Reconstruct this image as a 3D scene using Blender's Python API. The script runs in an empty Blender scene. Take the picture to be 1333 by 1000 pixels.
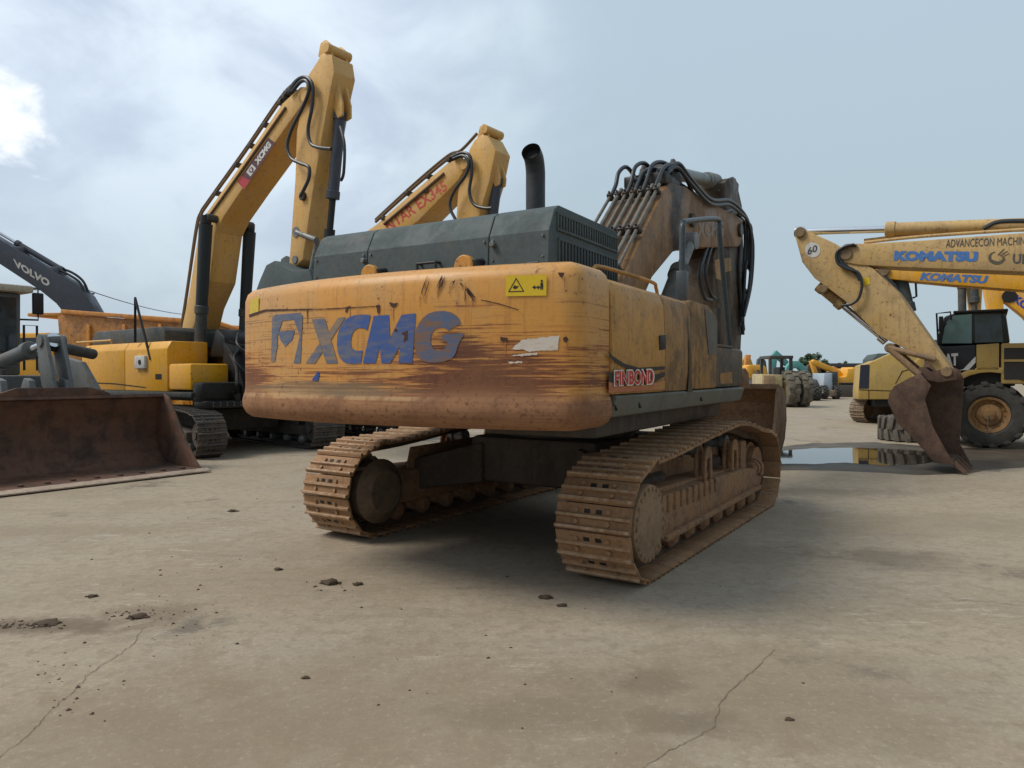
import bpy, bmesh, math, random
from mathutils import Vector, Matrix
random.seed(7)
PI = math.pi
R = math.radians
scene = bpy.context.scene
COL = scene.collection
H_CAM, FPX, YH = 1.71, 930.0, 488.0
PITCH = math.atan((500 - YH) / FPX)

# ---------------------------------------------------------------- measuring
def ray(px, py):
    a, b = px - 666.5, 500 - py
    return Vector((a, FPX*math.cos(PITCH) + b*math.sin(PITCH), -FPX*math.sin(PITCH) + b*math.cos(PITCH)))

def ground_at(px, py, z=0.0):
    d = ray(px, py); t = (z - H_CAM)/d.z
    return Vector((d.x*t, d.y*t, z))

def depth_at(px, py, Y):
    d = ray(px, py); t = Y/d.y
    return Vector((d.x*t, Y, H_CAM + d.z*t))

class Fr:
    """a machine's own frame: x to its right, y forward, z up"""
    def __init__(s, o, f):
        n = math.hypot(*f)
        s.o = o; s.f = (f[0]/n, f[1]/n); s.r = (s.f[1], -s.f[0])
        s.rz = math.atan2(-s.f[0], s.f[1])
    def on_x(s, px, py, x):
        d = ray(px, py)
        t = (x + s.o[0]*s.r[0] + s.o[1]*s.r[1])/(d.x*s.r[0] + d.y*s.r[1])
        return (d.x*t - s.o[0])*s.f[0] + (d.y*t - s.o[1])*s.f[1], H_CAM + d.z*t
    def on_y(s, px, py, y):
        d = ray(px, py)
        t = (y + s.o[0]*s.f[0] + s.o[1]*s.f[1])/(d.x*s.f[0] + d.y*s.f[1])
        return (d.x*t - s.o[0])*s.r[0] + (d.y*t - s.o[1])*s.r[1], H_CAM + d.z*t
    def px(s, pts, x):
        return [s.on_x(a, b, x) for a, b in pts]

# ---------------------------------------------------------------- mesh building
def smooth_path(pts, n=6):
    pts = [Vector(p) for p in pts]
    if len(pts) < 3: return pts
    out = []
    for i in range(len(pts)-1):
        p0 = pts[max(i-1, 0)]; p1 = pts[i]; p2 = pts[i+1]; p3 = pts[min(i+2, len(pts)-1)]
        for k in range(n):
            t = k/n
            out.append(0.5*((2*p1) + (p2-p0)*t + (2*p0-5*p1+4*p2-p3)*t*t + (-p0+3*p1-3*p2+p3)*t**3))
    out.append(pts[-1])
    return out

class MB:
    def __init__(s):
        s.v = []; s.f = []; s.m = []
    def raw(s, vs, fs, mi=0):
        b = len(s.v)
        s.v += [Vector(p) for p in vs]
        s.f += [tuple(b+i for i in f) for f in fs]
        s.m += [mi]*len(fs)
        return s
    def bm(s, bm, mi=0):
        bm.verts.index_update()
        return s.raw([v.co.copy() for v in bm.verts], [[v.index for v in f.verts] for f in bm.faces], mi)
    def solid(s, vs, fs, bev=0.0, seg=2, mi=0, ang=25):
        if bev <= 0: return s.raw(vs, fs, mi)
        bm = bmesh.new()
        bv = [bm.verts.new(p) for p in vs]
        for f in fs: bm.faces.new([bv[i] for i in f])
        bmesh.ops.recalc_face_normals(bm, faces=bm.faces)
        es = [e for e in bm.edges if len(e.link_faces) == 2 and e.calc_face_angle(0) > R(ang)]
        bmesh.ops.bevel(bm, geom=es, offset=bev, segments=seg, affect='EDGES', profile=0.5, clamp_overlap=True)
        s.bm(bm, mi); bm.free()
        return s
    def box(s, x0, x1, y0, y1, z0, z1, bev=0.0, mi=0, seg=2):
        vs = [(x, y, z) for x in (x0, x1) for y in (y0, y1) for z in (z0, z1)]
        fs = [(0,1,3,2),(4,6,7,5),(0,4,5,1),(2,3,7,6),(0,2,6,4),(1,5,7,3)]
        return s.solid(vs, fs, bev, seg, mi)
    def obox(s, c, dx, dy, dz, rot=None, bev=0.0, mi=0):
        vs = [Vector((x, y, z)) for x in (-dx/2, dx/2) for y in (-dy/2, dy/2) for z in (-dz/2, dz/2)]
        if rot is not None: vs = [rot @ p for p in vs]
        vs = [p + Vector(c) for p in vs]
        fs = [(0,1,3,2),(4,6,7,5),(0,4,5,1),(2,3,7,6),(0,2,6,4),(1,5,7,3)]
        return s.solid(vs, fs, bev, 2, mi)
    def prism(s, poly, t0, t1, ax='x', bev=0.0, mi=0, seg=2, t0b=None):
        """2-D outline swept along an axis. ax x: (y,z); ax y: (x,z); ax z: (x,y)"""
        n = len(poly)
        def P(a, b, t):
            return (t, a, b) if ax == 'x' else (a, t, b) if ax == 'y' else (a, b, t)
        vs = [P(a, b, t0) for a, b in poly] + [P(a, b, t1) for a, b in poly]
        fs = [tuple(range(n-1, -1, -1)), tuple(range(n, 2*n))]
        fs += [(i, (i+1) % n, n+(i+1) % n, n+i) for i in range(n)]
        bm = bmesh.new()
        bv = [bm.verts.new(p) for p in vs]
        for f in fs: bm.faces.new([bv[i] for i in f])
        bmesh.ops.recalc_face_normals(bm, faces=bm.faces)
        if bev > 0:
            es = [e for e in bm.edges if e.calc_face_angle(0) > R(25)]
            bmesh.ops.bevel(bm, geom=es, offset=bev, segments=seg, affect='EDGES', profile=0.5, clamp_overlap=True)
        bmesh.ops.triangulate(bm, faces=[f for f in bm.faces if len(f.verts) > 4])
        s.bm(bm, mi); bm.free()
        return s
    def tube(s, pts, r, n=10, mi=0, cap=True, sm=0):
        pts = smooth_path(pts, sm) if sm else [Vector(p) for p in pts]
        rs = r if isinstance(r, (list, tuple)) else [r]*len(pts)
        if len(rs) != len(pts): rs = [rs[0] + (rs[-1]-rs[0])*i/(len(pts)-1) for i in range(len(pts))]
        vs = []; fs = []
        t = (pts[1]-pts[0]).normalized()
        u = t.orthogonal().normalized()
        for i, p in enumerate(pts):
            a = pts[max(i-1, 0)]; b = pts[min(i+1, len(pts)-1)]
            t2 = (b-a)
            t2 = t2.normalized() if t2.length > 1e-9 else t
            q = t.rotation_difference(t2); u = q @ u; t = t2
            u = (u - t*u.dot(t)).normalized(); w = t.cross(u)
            for k in range(n):
                an = 2*PI*k/n
                vs.append(p + (u*math.cos(an) + w*math.sin(an))*rs[i])
        for i in range(len(pts)-1):
            for k in range(n):
                fs.append((i*n+k, i*n+(k+1) % n, (i+1)*n+(k+1) % n, (i+1)*n+k))
        if cap:
            fs.append(tuple(range(n-1, -1, -1))); fs.append(tuple(range((len(pts)-1)*n, len(pts)*n)))
        return s.raw(vs, fs, mi)
    def cyl(s, a, b, r0, r1=None, n=20, mi=0, bev=0.0):
        r1 = r0 if r1 is None else r1
        a = Vector(a); b = Vector(b)
        if bev > 0:
            d = (b-a).normalized()
            return s.tube([a, a+d*1e-4, a+d*bev, b-d*bev, b-d*1e-4, b], [max(r0-bev, .001)]*2+[r0, r1]+[max(r1-bev, .001)]*2, n, mi)
        return s.tube([a, b], [r0, r1], n, mi)
    def lathe(s, prof, c, axis='x', n=32, mi=0):
        """profile [(along axis, radius)] spun about the axis through c"""
        vs = []; fs = []; m = len(prof); c = Vector(c)
        for k in range(n):
            a = 2*PI*k/n
            for t, r in prof:
                p = (t, r*math.cos(a), r*math.sin(a)) if axis == 'x' else (r*math.cos(a), t, r*math.sin(a)) if axis == 'y' else (r*math.cos(a), r*math.sin(a), t)
                vs.append(c + Vector(p))
        for k in range(n):
            for i in range(m-1):
                fs.append((k*m+i, ((k+1) % n)*m+i, ((k+1) % n)*m+i+1, k*m+i+1))
        return s.raw(vs, fs, mi)
    def build(s, name, mat, parent=None, rz=0.0, sharp=32, loc=(0, 0, 0)):
        me = bpy.data.meshes.new(name)
        me.from_pydata([tuple(p) for p in s.v], [], s.f)
        bm = bmesh.new(); bm.from_mesh(me)
        bmesh.ops.recalc_face_normals(bm, faces=bm.faces)
        bm.to_mesh(me); bm.free()
        for m in (mat if isinstance(mat, (list, tuple)) else [mat]): me.materials.append(m)
        if len(me.polygons) == len(s.m): me.polygons.foreach_set('material_index', s.m)
        me.polygons.foreach_set('use_smooth', [True]*len(me.polygons))
        try: me.set_sharp_from_angle(angle=R(sharp))
        except Exception: pass
        o = bpy.data.objects.new(name, me); COL.objects.link(o)
        o.location = loc; o.rotation_euler = (0, 0, rz)
        if parent is not None: o.parent = parent
        return o

def empty(name, loc, rz, label, cat, group=None):
    o = bpy.data.objects.new(name, None); COL.objects.link(o)
    o.location = loc; o.rotation_euler = (0, 0, rz); o.empty_display_size = .3
    o['label'] = label; o['category'] = cat
    if group: o['group'] = group
    return o
def tag(o, label=None, cat=None, group=None, kind=None):
    for k, v in (('label', label), ('category', cat), ('group', group), ('kind', kind)):
        if v: o[k] = v
    return o

# ---------------------------------------------------------------- lettering and stickers
def text2d(txt, bold=0.0, shear=0.0, space=1.0):
    cu = bpy.data.curves.new('lettering', 'FONT'); cu.body = txt
    cu.offset = bold; cu.shear = shear; cu.space_character = space; cu.resolution_u = 3
    o = bpy.data.objects.new('lettering', cu); COL.objects.link(o)
    bpy.context.view_layer.update()
    me = bpy.data.meshes.new_from_object(o.evaluated_get(bpy.context.evaluated_depsgraph_get()))
    vs = [(v.co.x, v.co.y) for v in me.vertices]; fs = [tuple(p.vertices) for p in me.polygons]
    bpy.data.objects.remove(o); bpy.data.meshes.remove(me); bpy.data.curves.remove(cu)
    x0 = min(v[0] for v in vs); x1 = max(v[0] for v in vs); y0 = min(v[1] for v in vs); y1 = max(v[1] for v in vs)
    return [((x-x0)/(x1-x0), (y-y0)/(y1-y0)) for x, y in vs], fs

def poly2d(polys):
    """outlines -> triangulated 2-D mesh"""
    from mathutils.geometry import tessellate_polygon
    vs = []; fs = []
    for P in polys:
        b = len(vs)
        for t in tessellate_polygon([[Vector((a, c, 0)) for a, c in P]]): fs.append(tuple(b+k for k in t))
        vs += [tuple(p) for p in P]
    return vs, fs

def densify(vs, fs, maxlen):
    bm = bmesh.new()
    bv = [bm.verts.new((a, b, 0)) for a, b in vs]
    for f in fs:
        try: bm.faces.new([bv[i] for i in f])
        except ValueError: pass
    for _ in range(4):
        es = [e for e in bm.edges if e.calc_length() > maxlen]
        if not es: break
        bmesh.ops.subdivide_edges(bm, edges=es, cuts=1)
        bmesh.ops.triangulate(bm, faces=[f for f in bm.faces if len(f.verts) > 3])
    bm.verts.index_update()
    r = [(v.co.x, v.co.y) for v in bm.verts], [tuple(v.index for v in f.verts) for f in bm.faces]
    bm.free(); return r

def quadmap(u, v, q):
    a, b, c, d = q   # bottom-left, bottom-right, top-right, top-left
    return tuple((a[i]*(1-u)+b[i]*u)*(1-v) + (d[i]*(1-u)+c[i]*u)*v for i in range(2))

def decal_side(fr, name, mat, parent, x, q, txt=None, bold=.02, shear=0, out=.004, polys=None):
    """flat sticker or lettering on the plane x = const of a machine, its corners measured in the photo"""
    q = [fr.on_x(a, b, x) for a, b in q]
    if txt is not None: vs, fs = text2d(txt, bold, shear)
    else: vs, fs = poly2d(polys or [[(0, 0), (1, 0), (1, 1), (0, 1)]])
    mb = MB(); mb.raw([(x+out,)+quadmap(u, v, q) for u, v in vs], fs)
    return mb.build(name, mat, parent)

# ---------------------------------------------------------------- materials
MATS = {}
def nodes(name):
    m = bpy.data.materials.new(name); m.use_nodes = True
    nt = m.node_tree; b = nt.nodes['Principled BSDF']
    return m, nt, b
def N(nt, t, **kw):
    n = nt.nodes.new(t)
    for k, v in kw.items(): setattr(n, k, v)
    return n
def coords(nt, scale=(1, 1, 1), loc=(0, 0, 0), rot=(0, 0, 0)):
    tc = N(nt, 'ShaderNodeTexCoord'); mp = N(nt, 'ShaderNodeMapping')
    mp.inputs['Scale'].default_value = scale; mp.inputs['Location'].default_value = loc; mp.inputs['Rotation'].default_value = rot
    nt.links.new(tc.outputs['Object'], mp.inputs['Vector'])
    return mp.outputs['Vector']
def noise(nt, vec, scale, detail=6, rough=.6, dist=0.0):
    n = N(nt, 'ShaderNodeTexNoise')
    n.inputs['Scale'].default_value = scale; n.inputs['Detail'].default_value = detail
    n.inputs['Roughness'].default_value = rough; n.inputs['Distortion'].default_value = dist
    nt.links.new(vec, n.inputs['Vector'])
    return n.outputs['Fac']
def ramp(nt, fac, lo, hi, v0=0.0, v1=1.0):
    n = N(nt, 'ShaderNodeMapRange', interpolation_type='SMOOTHSTEP')
    n.inputs['From Min'].default_value = lo; n.inputs['From Max'].default_value = hi
    n.inputs['To Min'].default_value = v0; n.inputs['To Max'].default_value = v1
    nt.links.new(fac, n.inputs['Value'])
    return n.outputs['Result']
def math_(nt, op, a, b=None, clamp=False):
    n = N(nt, 'ShaderNodeMath', operation=op, use_clamp=clamp)
    for i, v in enumerate((a, b)):
        if v is None: continue
        if isinstance(v, (int, float)): n.inputs[i].default_value = v
        else: nt.links.new(v, n.inputs[i])
    return n.outputs[0]
def mix(nt, fac, a, b, blend='MIX'):
    n = N(nt, 'ShaderNodeMix', data_type='RGBA', blend_type=blend)
    if isinstance(fac, (int, float)): n.inputs[0].default_value = fac
    else: nt.links.new(fac, n.inputs[0])
    for i, v in ((6, a), (7, b)):
        if isinstance(v, (tuple, list)): n.inputs[i].default_value = (*v[:3], 1)
        else: nt.links.new(v, n.inputs[i])
    return n.outputs[2]
def bump(nt, b, h, strength=.2, dist=.01):
    n = N(nt, 'ShaderNodeBump'); n.inputs['Strength'].default_value = strength; n.inputs['Distance'].default_value = dist
    nt.links.new(h, n.inputs['Height']); nt.links.new(n.outputs['Normal'], b.inputs['Normal'])

def worn(name, col, dirt=(.16, .11, .07), amt=.4, rust=.0, rough=.5, metal=0.0, scale=1.6, streak=.35, fade=.25, spec=.35, bmp=.15, blobs=(), rnd=False, wear=None, speck=.35):
    """weathered paint or metal: faded patches, streaks, grime, rust specks; blobs are stains (centre, radii, colour, strength)"""
    if name in MATS: return MATS[name]
    m, nt, b = nodes(name)
    v = coords(nt)
    if rnd:
        oi = N(nt, 'ShaderNodeObjectInfo'); va = N(nt, 'ShaderNodeVectorMath', operation='ADD'); vm = N(nt, 'ShaderNodeVectorMath', operation='SCALE')
        vm.inputs[0].default_value = (17, 31, 23); nt.links.new(oi.outputs['Random'], vm.inputs['Scale'])
        nt.links.new(v, va.inputs[0]); nt.links.new(vm.outputs[0], va.inputs[1]); v0 = v; v = va.outputs[0]
    n1 = noise(nt, v, scale, 9, .68, .4)
    n2 = noise(nt, coords(nt, (5, 5, .5), (3, 1, 2)), scale*1.6, 7, .65)
    n3 = noise(nt, v, scale*13, 6, .72)
    n4 = noise(nt, coords(nt, loc=(9, 4, 2)), scale*4, 7, .7, .3)
    pale = tuple(min(1, c*.7 + .3*(sum(col)/3*1.25)) for c in col)
    c = mix(nt, ramp(nt, n1, .40, .60, 0, min(1, fade*1.6)), col, pale)
    c = mix(nt, ramp(nt, n4, .50-.06*amt, .68-.08*amt, 0, amt*.85), c, dirt)
    c = mix(nt, ramp(nt, n1, .56-.1*amt, .70-.1*amt, 0, amt), c, dirt)
    c = mix(nt, ramp(nt, n2, .52, .66, 0, streak), c, dirt)
    for (cx, cy, cz), (rx, ry, rz), bc, bs in blobs:
        g = N(nt, 'ShaderNodeVectorMath', operation='LENGTH')
        nt.links.new(coords(nt, (1/rx, 1/ry, 1/rz), (-cx/rx, -cy/ry, -cz/rz)), g.inputs[0])
        k = math_(nt, 'ADD', g.outputs['Value'], math_(nt, 'MULTIPLY', math_(nt, 'SUBTRACT', n4, .5), 1.6))
        c = mix(nt, ramp(nt, k, .55, 1.0, bs, 0), c, bc)
    if rust > 0:
        nr = math_(nt, 'MULTIPLY', ramp(nt, n3, .60-.06*rust, .66-.05*rust), ramp(nt, n4, .45, .56))
        c = mix(nt, nr, c, (.10, .04, .02))
    c = mix(nt, ramp(nt, n3, .42, .64, 0, speck), c, tuple(x*.55 for x in col))
    if rnd: c = mix(nt, ramp(nt, oi.outputs['Random'], 0, 1, 0, .45), c, tuple(x*.55 for x in col))
    if wear:
        sz = N(nt, 'ShaderNodeSeparateXYZ'); nt.links.new(v0 if rnd else v, sz.inputs[0])
        c = mix(nt, math_(nt, 'MULTIPLY', ramp(nt, sz.outputs[2], wear[0], wear[1], 0, .75), ramp(nt, n4, .38, .6)), c, wear[2])
    nt.links.new(c, b.inputs['Base Color'])
    rr = ramp(nt, n1, .4, .65, rough-.08, min(1, rough+.25)); nt.links.new(rr, b.inputs['Roughness'])
    b.inputs['Metallic'].default_value = metal
    b.inputs['Specular IOR Level'].default_value = spec
    if bmp: bump(nt, b, n3, bmp, .004)
    MATS[name] = m; return m

def plain(name, col, rough=.6, metal=0.0, spec=.4, var=.25, scale=30):
    if name in MATS: return MATS[name]
    m, nt, b = nodes(name)
    n = noise(nt, coords(nt), scale, 5, .65)
    c = mix(nt, ramp(nt, n, .3, .75, 0, 1), tuple(min(1, x*(1+var*.5)) for x in col), tuple(x*(1-var) for x in col))
    nt.links.new(c, b.inputs['Base Color'])
    b.inputs['Roughness'].default_value = rough; b.inputs['Metallic'].default_value = metal
    b.inputs['Specular IOR Level'].default_value = spec
    MATS[name] = m; return m

def glass(name, col=(.02, .03, .035), rough=.06):
    if name in MATS: return MATS[name]
    m, nt, b = nodes(name)
    b.inputs['Base Color'].default_value = (*col, 1); b.inputs['Roughness'].default_value = rough
    b.inputs['Specular IOR Level'].default_value = .7
    nt.links.new(ramp(nt, noise(nt, coords(nt), 4, 5), .4, .7, rough, rough+.25), b.inputs['Roughness'])
    MATS[name] = m; return m
# ---------------------------------------------------------------- palette
YEL = worn('ochre_paint', (.54, .255, .042), dirt=(.17, .10, .05), amt=.35, rust=.5, rough=.5, streak=.3)
YEL_DIRTY = worn('grimy_ochre_paint', (.36, .185, .055), dirt=(.11, .08, .05), amt=.75, rust=.5, rough=.6, streak=.65)
BOOM_BROWN = worn('oily_ochre_paint', (.29, .155, .062), dirt=(.09, .06, .04), amt=.55, rust=.6, rough=.55, streak=.55, scale=.8, blobs=[((.38, 2.95, 3.95), (2, .42, .75), (.022, .02, .02), .95), ((.38, 2.9, 4.55), (2, .6, .2), (.03, .026, .023), .85)])
OILY = worn('oil_black_steel', (.045, .04, .036), dirt=(.12, .08, .05), amt=.4, rust=.2, rough=.5)
GREY = worn('slate_grey_paint', (.078, .100, .104), dirt=(.13, .115, .09), amt=.2, rough=.68, streak=.22, fade=.12, spec=.22)
GREY_DK = worn('dark_grey_paint', (.05, .062, .065), dirt=(.16, .12, .08), amt=.5, rough=.55)
MUD = worn('mud_caked_steel', (.31, .165, .078), dirt=(.12, .064, .033), amt=.55, rust=.7, rough=.85, streak=.25, fade=.45, scale=2.4, bmp=.6)
SHOE = worn('dusty_track_steel', (.35, .19, .088), dirt=(.15, .08, .04), amt=.55, rust=.4, rough=.75, streak=.25, fade=.4, scale=3, bmp=.4, rnd=True, wear=(.022, .042, (.50, .37, .25)))
HUB = worn('dry_mud_hub', (.30, .19, .105), dirt=(.15, .085, .045), amt=.45, rust=.4, rough=.85, scale=3, bmp=.5)
BLACK = plain('black_rubber', (.018, .018, .02), .55)
HOSE = plain('hose_rubber', (.022, .026, .03), .42, spec=.5)
DARK = plain('soot_black_steel', (.012, .012, .012), .7)
CHROME = plain('chrome_rod', (.75, .76, .78), .15, 1.0, var=.05)
STEEL = worn('bare_grey_steel', (.20, .21, .21), dirt=(.09, .06, .04), amt=.4, rust=.5, rough=.45, metal=.3)
RUST = worn('rusty_steel', (.13, .075, .05), dirt=(.05, .033, .028), amt=.65, rust=.8, rough=.8, streak=.4, fade=.3, scale=1.2, bmp=.5)
GLASS = glass('dark_glass')

def cw_paint():
    m, nt, b = nodes('battered_ochre_paint')
    v = coords(nt)
    sp = N(nt, 'ShaderNodeSeparateXYZ'); nt.links.new(v, sp.inputs[0])
    X, Y, Z = sp.outputs
    n1 = noise(nt, v, 1.3, 8, .65, .5)
    fine = noise(nt, v, 26, 6, .7)
    streak = noise(nt, coords(nt, (1.1, 1.1, 19)), 1.6, 8, .72, .25)
    hair = noise(nt, coords(nt, (.55, .55, 70), (2, 0, 5)), 1.0, 6, .7, .15)
    drip = noise(nt, coords(nt, (15, 15, .9), (1, 0, 7)), 1.5, 6, .7)
    def blob(cx, cz, rx, rz):
        a = math_(nt, 'DIVIDE', math_(nt, 'SUBTRACT', X, cx), rx)
        c = math_(nt, 'DIVIDE', math_(nt, 'SUBTRACT', Z, cz), rz)
        d = math_(nt, 'SQRT', math_(nt, 'ADD', math_(nt, 'MULTIPLY', a, a), math_(nt, 'MULTIPLY', c, c)))
        return math_(nt, 'SUBTRACT', 1.0, d, clamp=True)
    base = mix(nt, ramp(nt, n1, .42, .6), (.585, .275, .058), (.60, .325, .10))
    base = mix(nt, ramp(nt, drip, .53, .66, 0, .4), base, (.28, .12, .04))
    base = mix(nt, ramp(nt, fine, .5, .64, 0, .25), base, (.34, .15, .04))
    # broad worn zone: red primer and rust drawn out sideways by scraping
    zone = math_(nt, 'MAXIMUM', blob(1.0, 1.66, 1.35, .62), blob(-1.55, 1.66, .85, .36))
    zone = math_(nt, 'MAXIMUM', zone, math_(nt, 'MULTIPLY', blob(0, 1.62, 2.4, .26), .75))
    s1 = ramp(nt, streak, .36, .64); s2 = ramp(nt, hair, .38, .62)
    st = math_(nt, 'ADD', math_(nt, 'MULTIPLY', s1, .6), math_(nt, 'MULTIPLY', s2, .4))
    zn = math_(nt, 'ADD', zone, math_(nt, 'MULTIPLY', math_(nt, 'SUBTRACT', n1, .5), .8))
    k = math_(nt, 'ADD', math_(nt, 'MULTIPLY', zn, .95), math_(nt, 'MULTIPLY', st, .8))
    primer = ramp(nt, k, .60, .95)
    base = mix(nt, math_(nt, 'MULTIPLY', primer, .72), base, (.42, .155, .050))
    rust = ramp(nt, k, .84, 1.06)
    base = mix(nt, math_(nt, 'MULTIPLY', rust, .9), base, (.13, .043, .024))
    scr = math_(nt, 'MULTIPLY', ramp(nt, hair, .555, .60), ramp(nt, n1, .44, .54))
    scr = math_(nt, 'MULTIPLY', scr, ramp(nt, math_(nt, 'SUBTRACT', 2.30, Z), 0, .12))
    base = mix(nt, math_(nt, 'MULTIPLY', scr, .75), base, (.15, .05, .025))
    heart = ramp(nt, math_(nt, 'ADD', blob(.92, 1.62, .95, .44), math_(nt, 'MULTIPLY', st, .5)), .58, .95)
    base = mix(nt, math_(nt, 'MULTIPLY', heart, .85), base, mix(nt, ramp(nt, fine, .42, .6), (.105, .036, .021), (.17, .062, .034)))
    heart2 = ramp(nt, math_(nt, 'ADD', blob(.86, 1.90, .42, .22), math_(nt, 'MULTIPLY', st, .6)), .66, .95)
    base = mix(nt, math_(nt, 'MULTIPLY', heart2, .85), base, (.09, .03, .02))
    # rubbed lower band, brown and dusty, with a pale worn lip above it
    edge = math_(nt, 'ADD', Z, math_(nt, 'MULTIPLY', math_(nt, 'SUBTRACT', n1, .5), .20))
    band = ramp(nt, math_(nt, 'SUBTRACT', edge, math_(nt, 'MULTIPLY', zone, .12)), 1.44, 1.56, 1, 0)
    bandc = mix(nt, ramp(nt, n1, .42, .58), (.205, .098, .052), (.30, .15, .078))
    bandc = mix(nt, math_(nt, 'MULTIPLY', ramp(nt, s2, .3, .8), .35), bandc, (.19, .08, .042))
    bandc = mix(nt, ramp(nt, fine, .5, .62, 0, .6), bandc, (.11, .048, .028))
    base = mix(nt, math_(nt, 'MULTIPLY', band, .95), base, bandc)
    grime = math_(nt, 'MULTIPLY', ramp(nt, math_(nt, 'ADD', blob(-.5, 1.60, 1.3, .10), math_(nt, 'MULTIPLY', st, .3)), .3, .7), .6)
    base = mix(nt, grime, base, (.19, .16, .10))
    lipm = math_(nt, 'MULTIPLY', ramp(nt, math_(nt, 'ABSOLUTE', math_(nt, 'SUBTRACT', Z, 1.535)), .008, .022, 1, 0), ramp(nt, n1, .44, .56))
    lipm = math_(nt, 'MULTIPLY', lipm, ramp(nt, blob(-.45, 1.53, 1.3, .5), .05, .3))
    base = mix(nt, math_(nt, 'MULTIPLY', lipm, .7), base, (.50, .33, .17))
    base = mix(nt, ramp(nt, n1, .38, .66, .0, .30), base, (.30, .15, .06))
    spots = math_(nt, 'MULTIPLY', ramp(nt, fine, .60, .65), ramp(nt, n1, .48, .58))
    base = mix(nt, spots, base, (.10, .04, .022))
    nt.links.new(base, b.inputs['Base Color'])
    nt.links.new(ramp(nt, math_(nt, 'ADD', primer, band), 0, 1, .42, .8), b.inputs['Roughness'])
    b.inputs['Specular IOR Level'].default_value = .35
    bump(nt, b, math_(nt, 'ADD', streak, math_(nt, 'MULTIPLY', fine, .4)), .25, .006)
    return m
CW_PAINT = cw_paint()

def faded(name, col, under, lo=.45, hi=.62, scale=6, rough=.5):
    """old lettering, worn through to the colour below in patches"""
    m, nt, b = nodes(name)
    n = noise(nt, coords(nt, (1, 1, 4)), scale, 8, .7); n2 = noise(nt, coords(nt), 1.1, 4)
    c = mix(nt, ramp(nt, math_(nt, 'ADD', math_(nt, 'MULTIPLY', n, .6), math_(nt, 'MULTIPLY', n2, .5)), lo, hi), col, under)
    nt.links.new(c, b.inputs['Base Color']); b.inputs['Roughness'].default_value = rough
    return m

# ---------------------------------------------------------------- crawler tracks
def track_loop(path, n):
    P = [Vector((0, a, b)) for a, b in path]; P.append(P[0].copy())
    L = [0]
    for i in range(len(P)-1): L.append(L[-1] + (P[i+1]-P[i]).length)
    out = []
    def at(s):
        s %= L[-1]
        for i in range(len(P)-1):
            if s <= L[i+1]:
                return P[i].lerp(P[i+1], (s-L[i])/max(1e-9, L[i+1]-L[i]))
        return P[0]
    for k in range(n):
        s = L[-1]*k/n
        t = (at(s+.05) - at(s-.05)).normalized()
        out.append((at(s), t))
    return out, L[-1]/n

def loop_path(yr, yf, zc, r, top):
    """rear wheel at yr, front wheel at yf; from the bottom front, back, round the rear, along the top, round the front"""
    p = [(yf - (yf-yr)*i/12, zc-r) for i in range(13)]
    for i in range(1, 13):
        a = -PI/2 - PI*i/12
        p.append((yr + r*math.cos(a), zc + r*math.sin(a)))
    p += [(a, b) for a, b in smooth2(top)]
    for i in range(0, 12):
        a = PI/2 - PI*i/12
        p.append((yf + r*math.cos(a), zc + r*math.sin(a)))
    return p
def smooth2(top):
    return [(v.y, v.z) for v in smooth_path([(0, a, b) for a, b in top], 5)]

def shoe_mesh(w, p, k=1.0):
    mb = MB(); h = p/2*.945
    mb.box(-w/2, w/2, -h, h, -.012*k, .010*k, .004)
    for y, hh in ((-h*.86, .036*k), (h*.06, .026*k)):
        mb.prism([(y-.024*k, .008*k), (y+.024*k, .008*k), (y+.010*k, .008*k+hh), (y-.010*k, .008*k+hh)], -w/2+.004, w/2-.004)
    for x in (-.052*k, .052*k):
        mb.box(x-.026*k, x+.026*k, h*.30, h*.62, .0, .0135*k, 0, 1)
    for x in (-.14*k, .14*k):
        for y in (-h*.42, h*.5):
            mb.cyl((x, y, .009*k), (x, y, .030*k), .019*k, n=6)
    return mb

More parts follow.
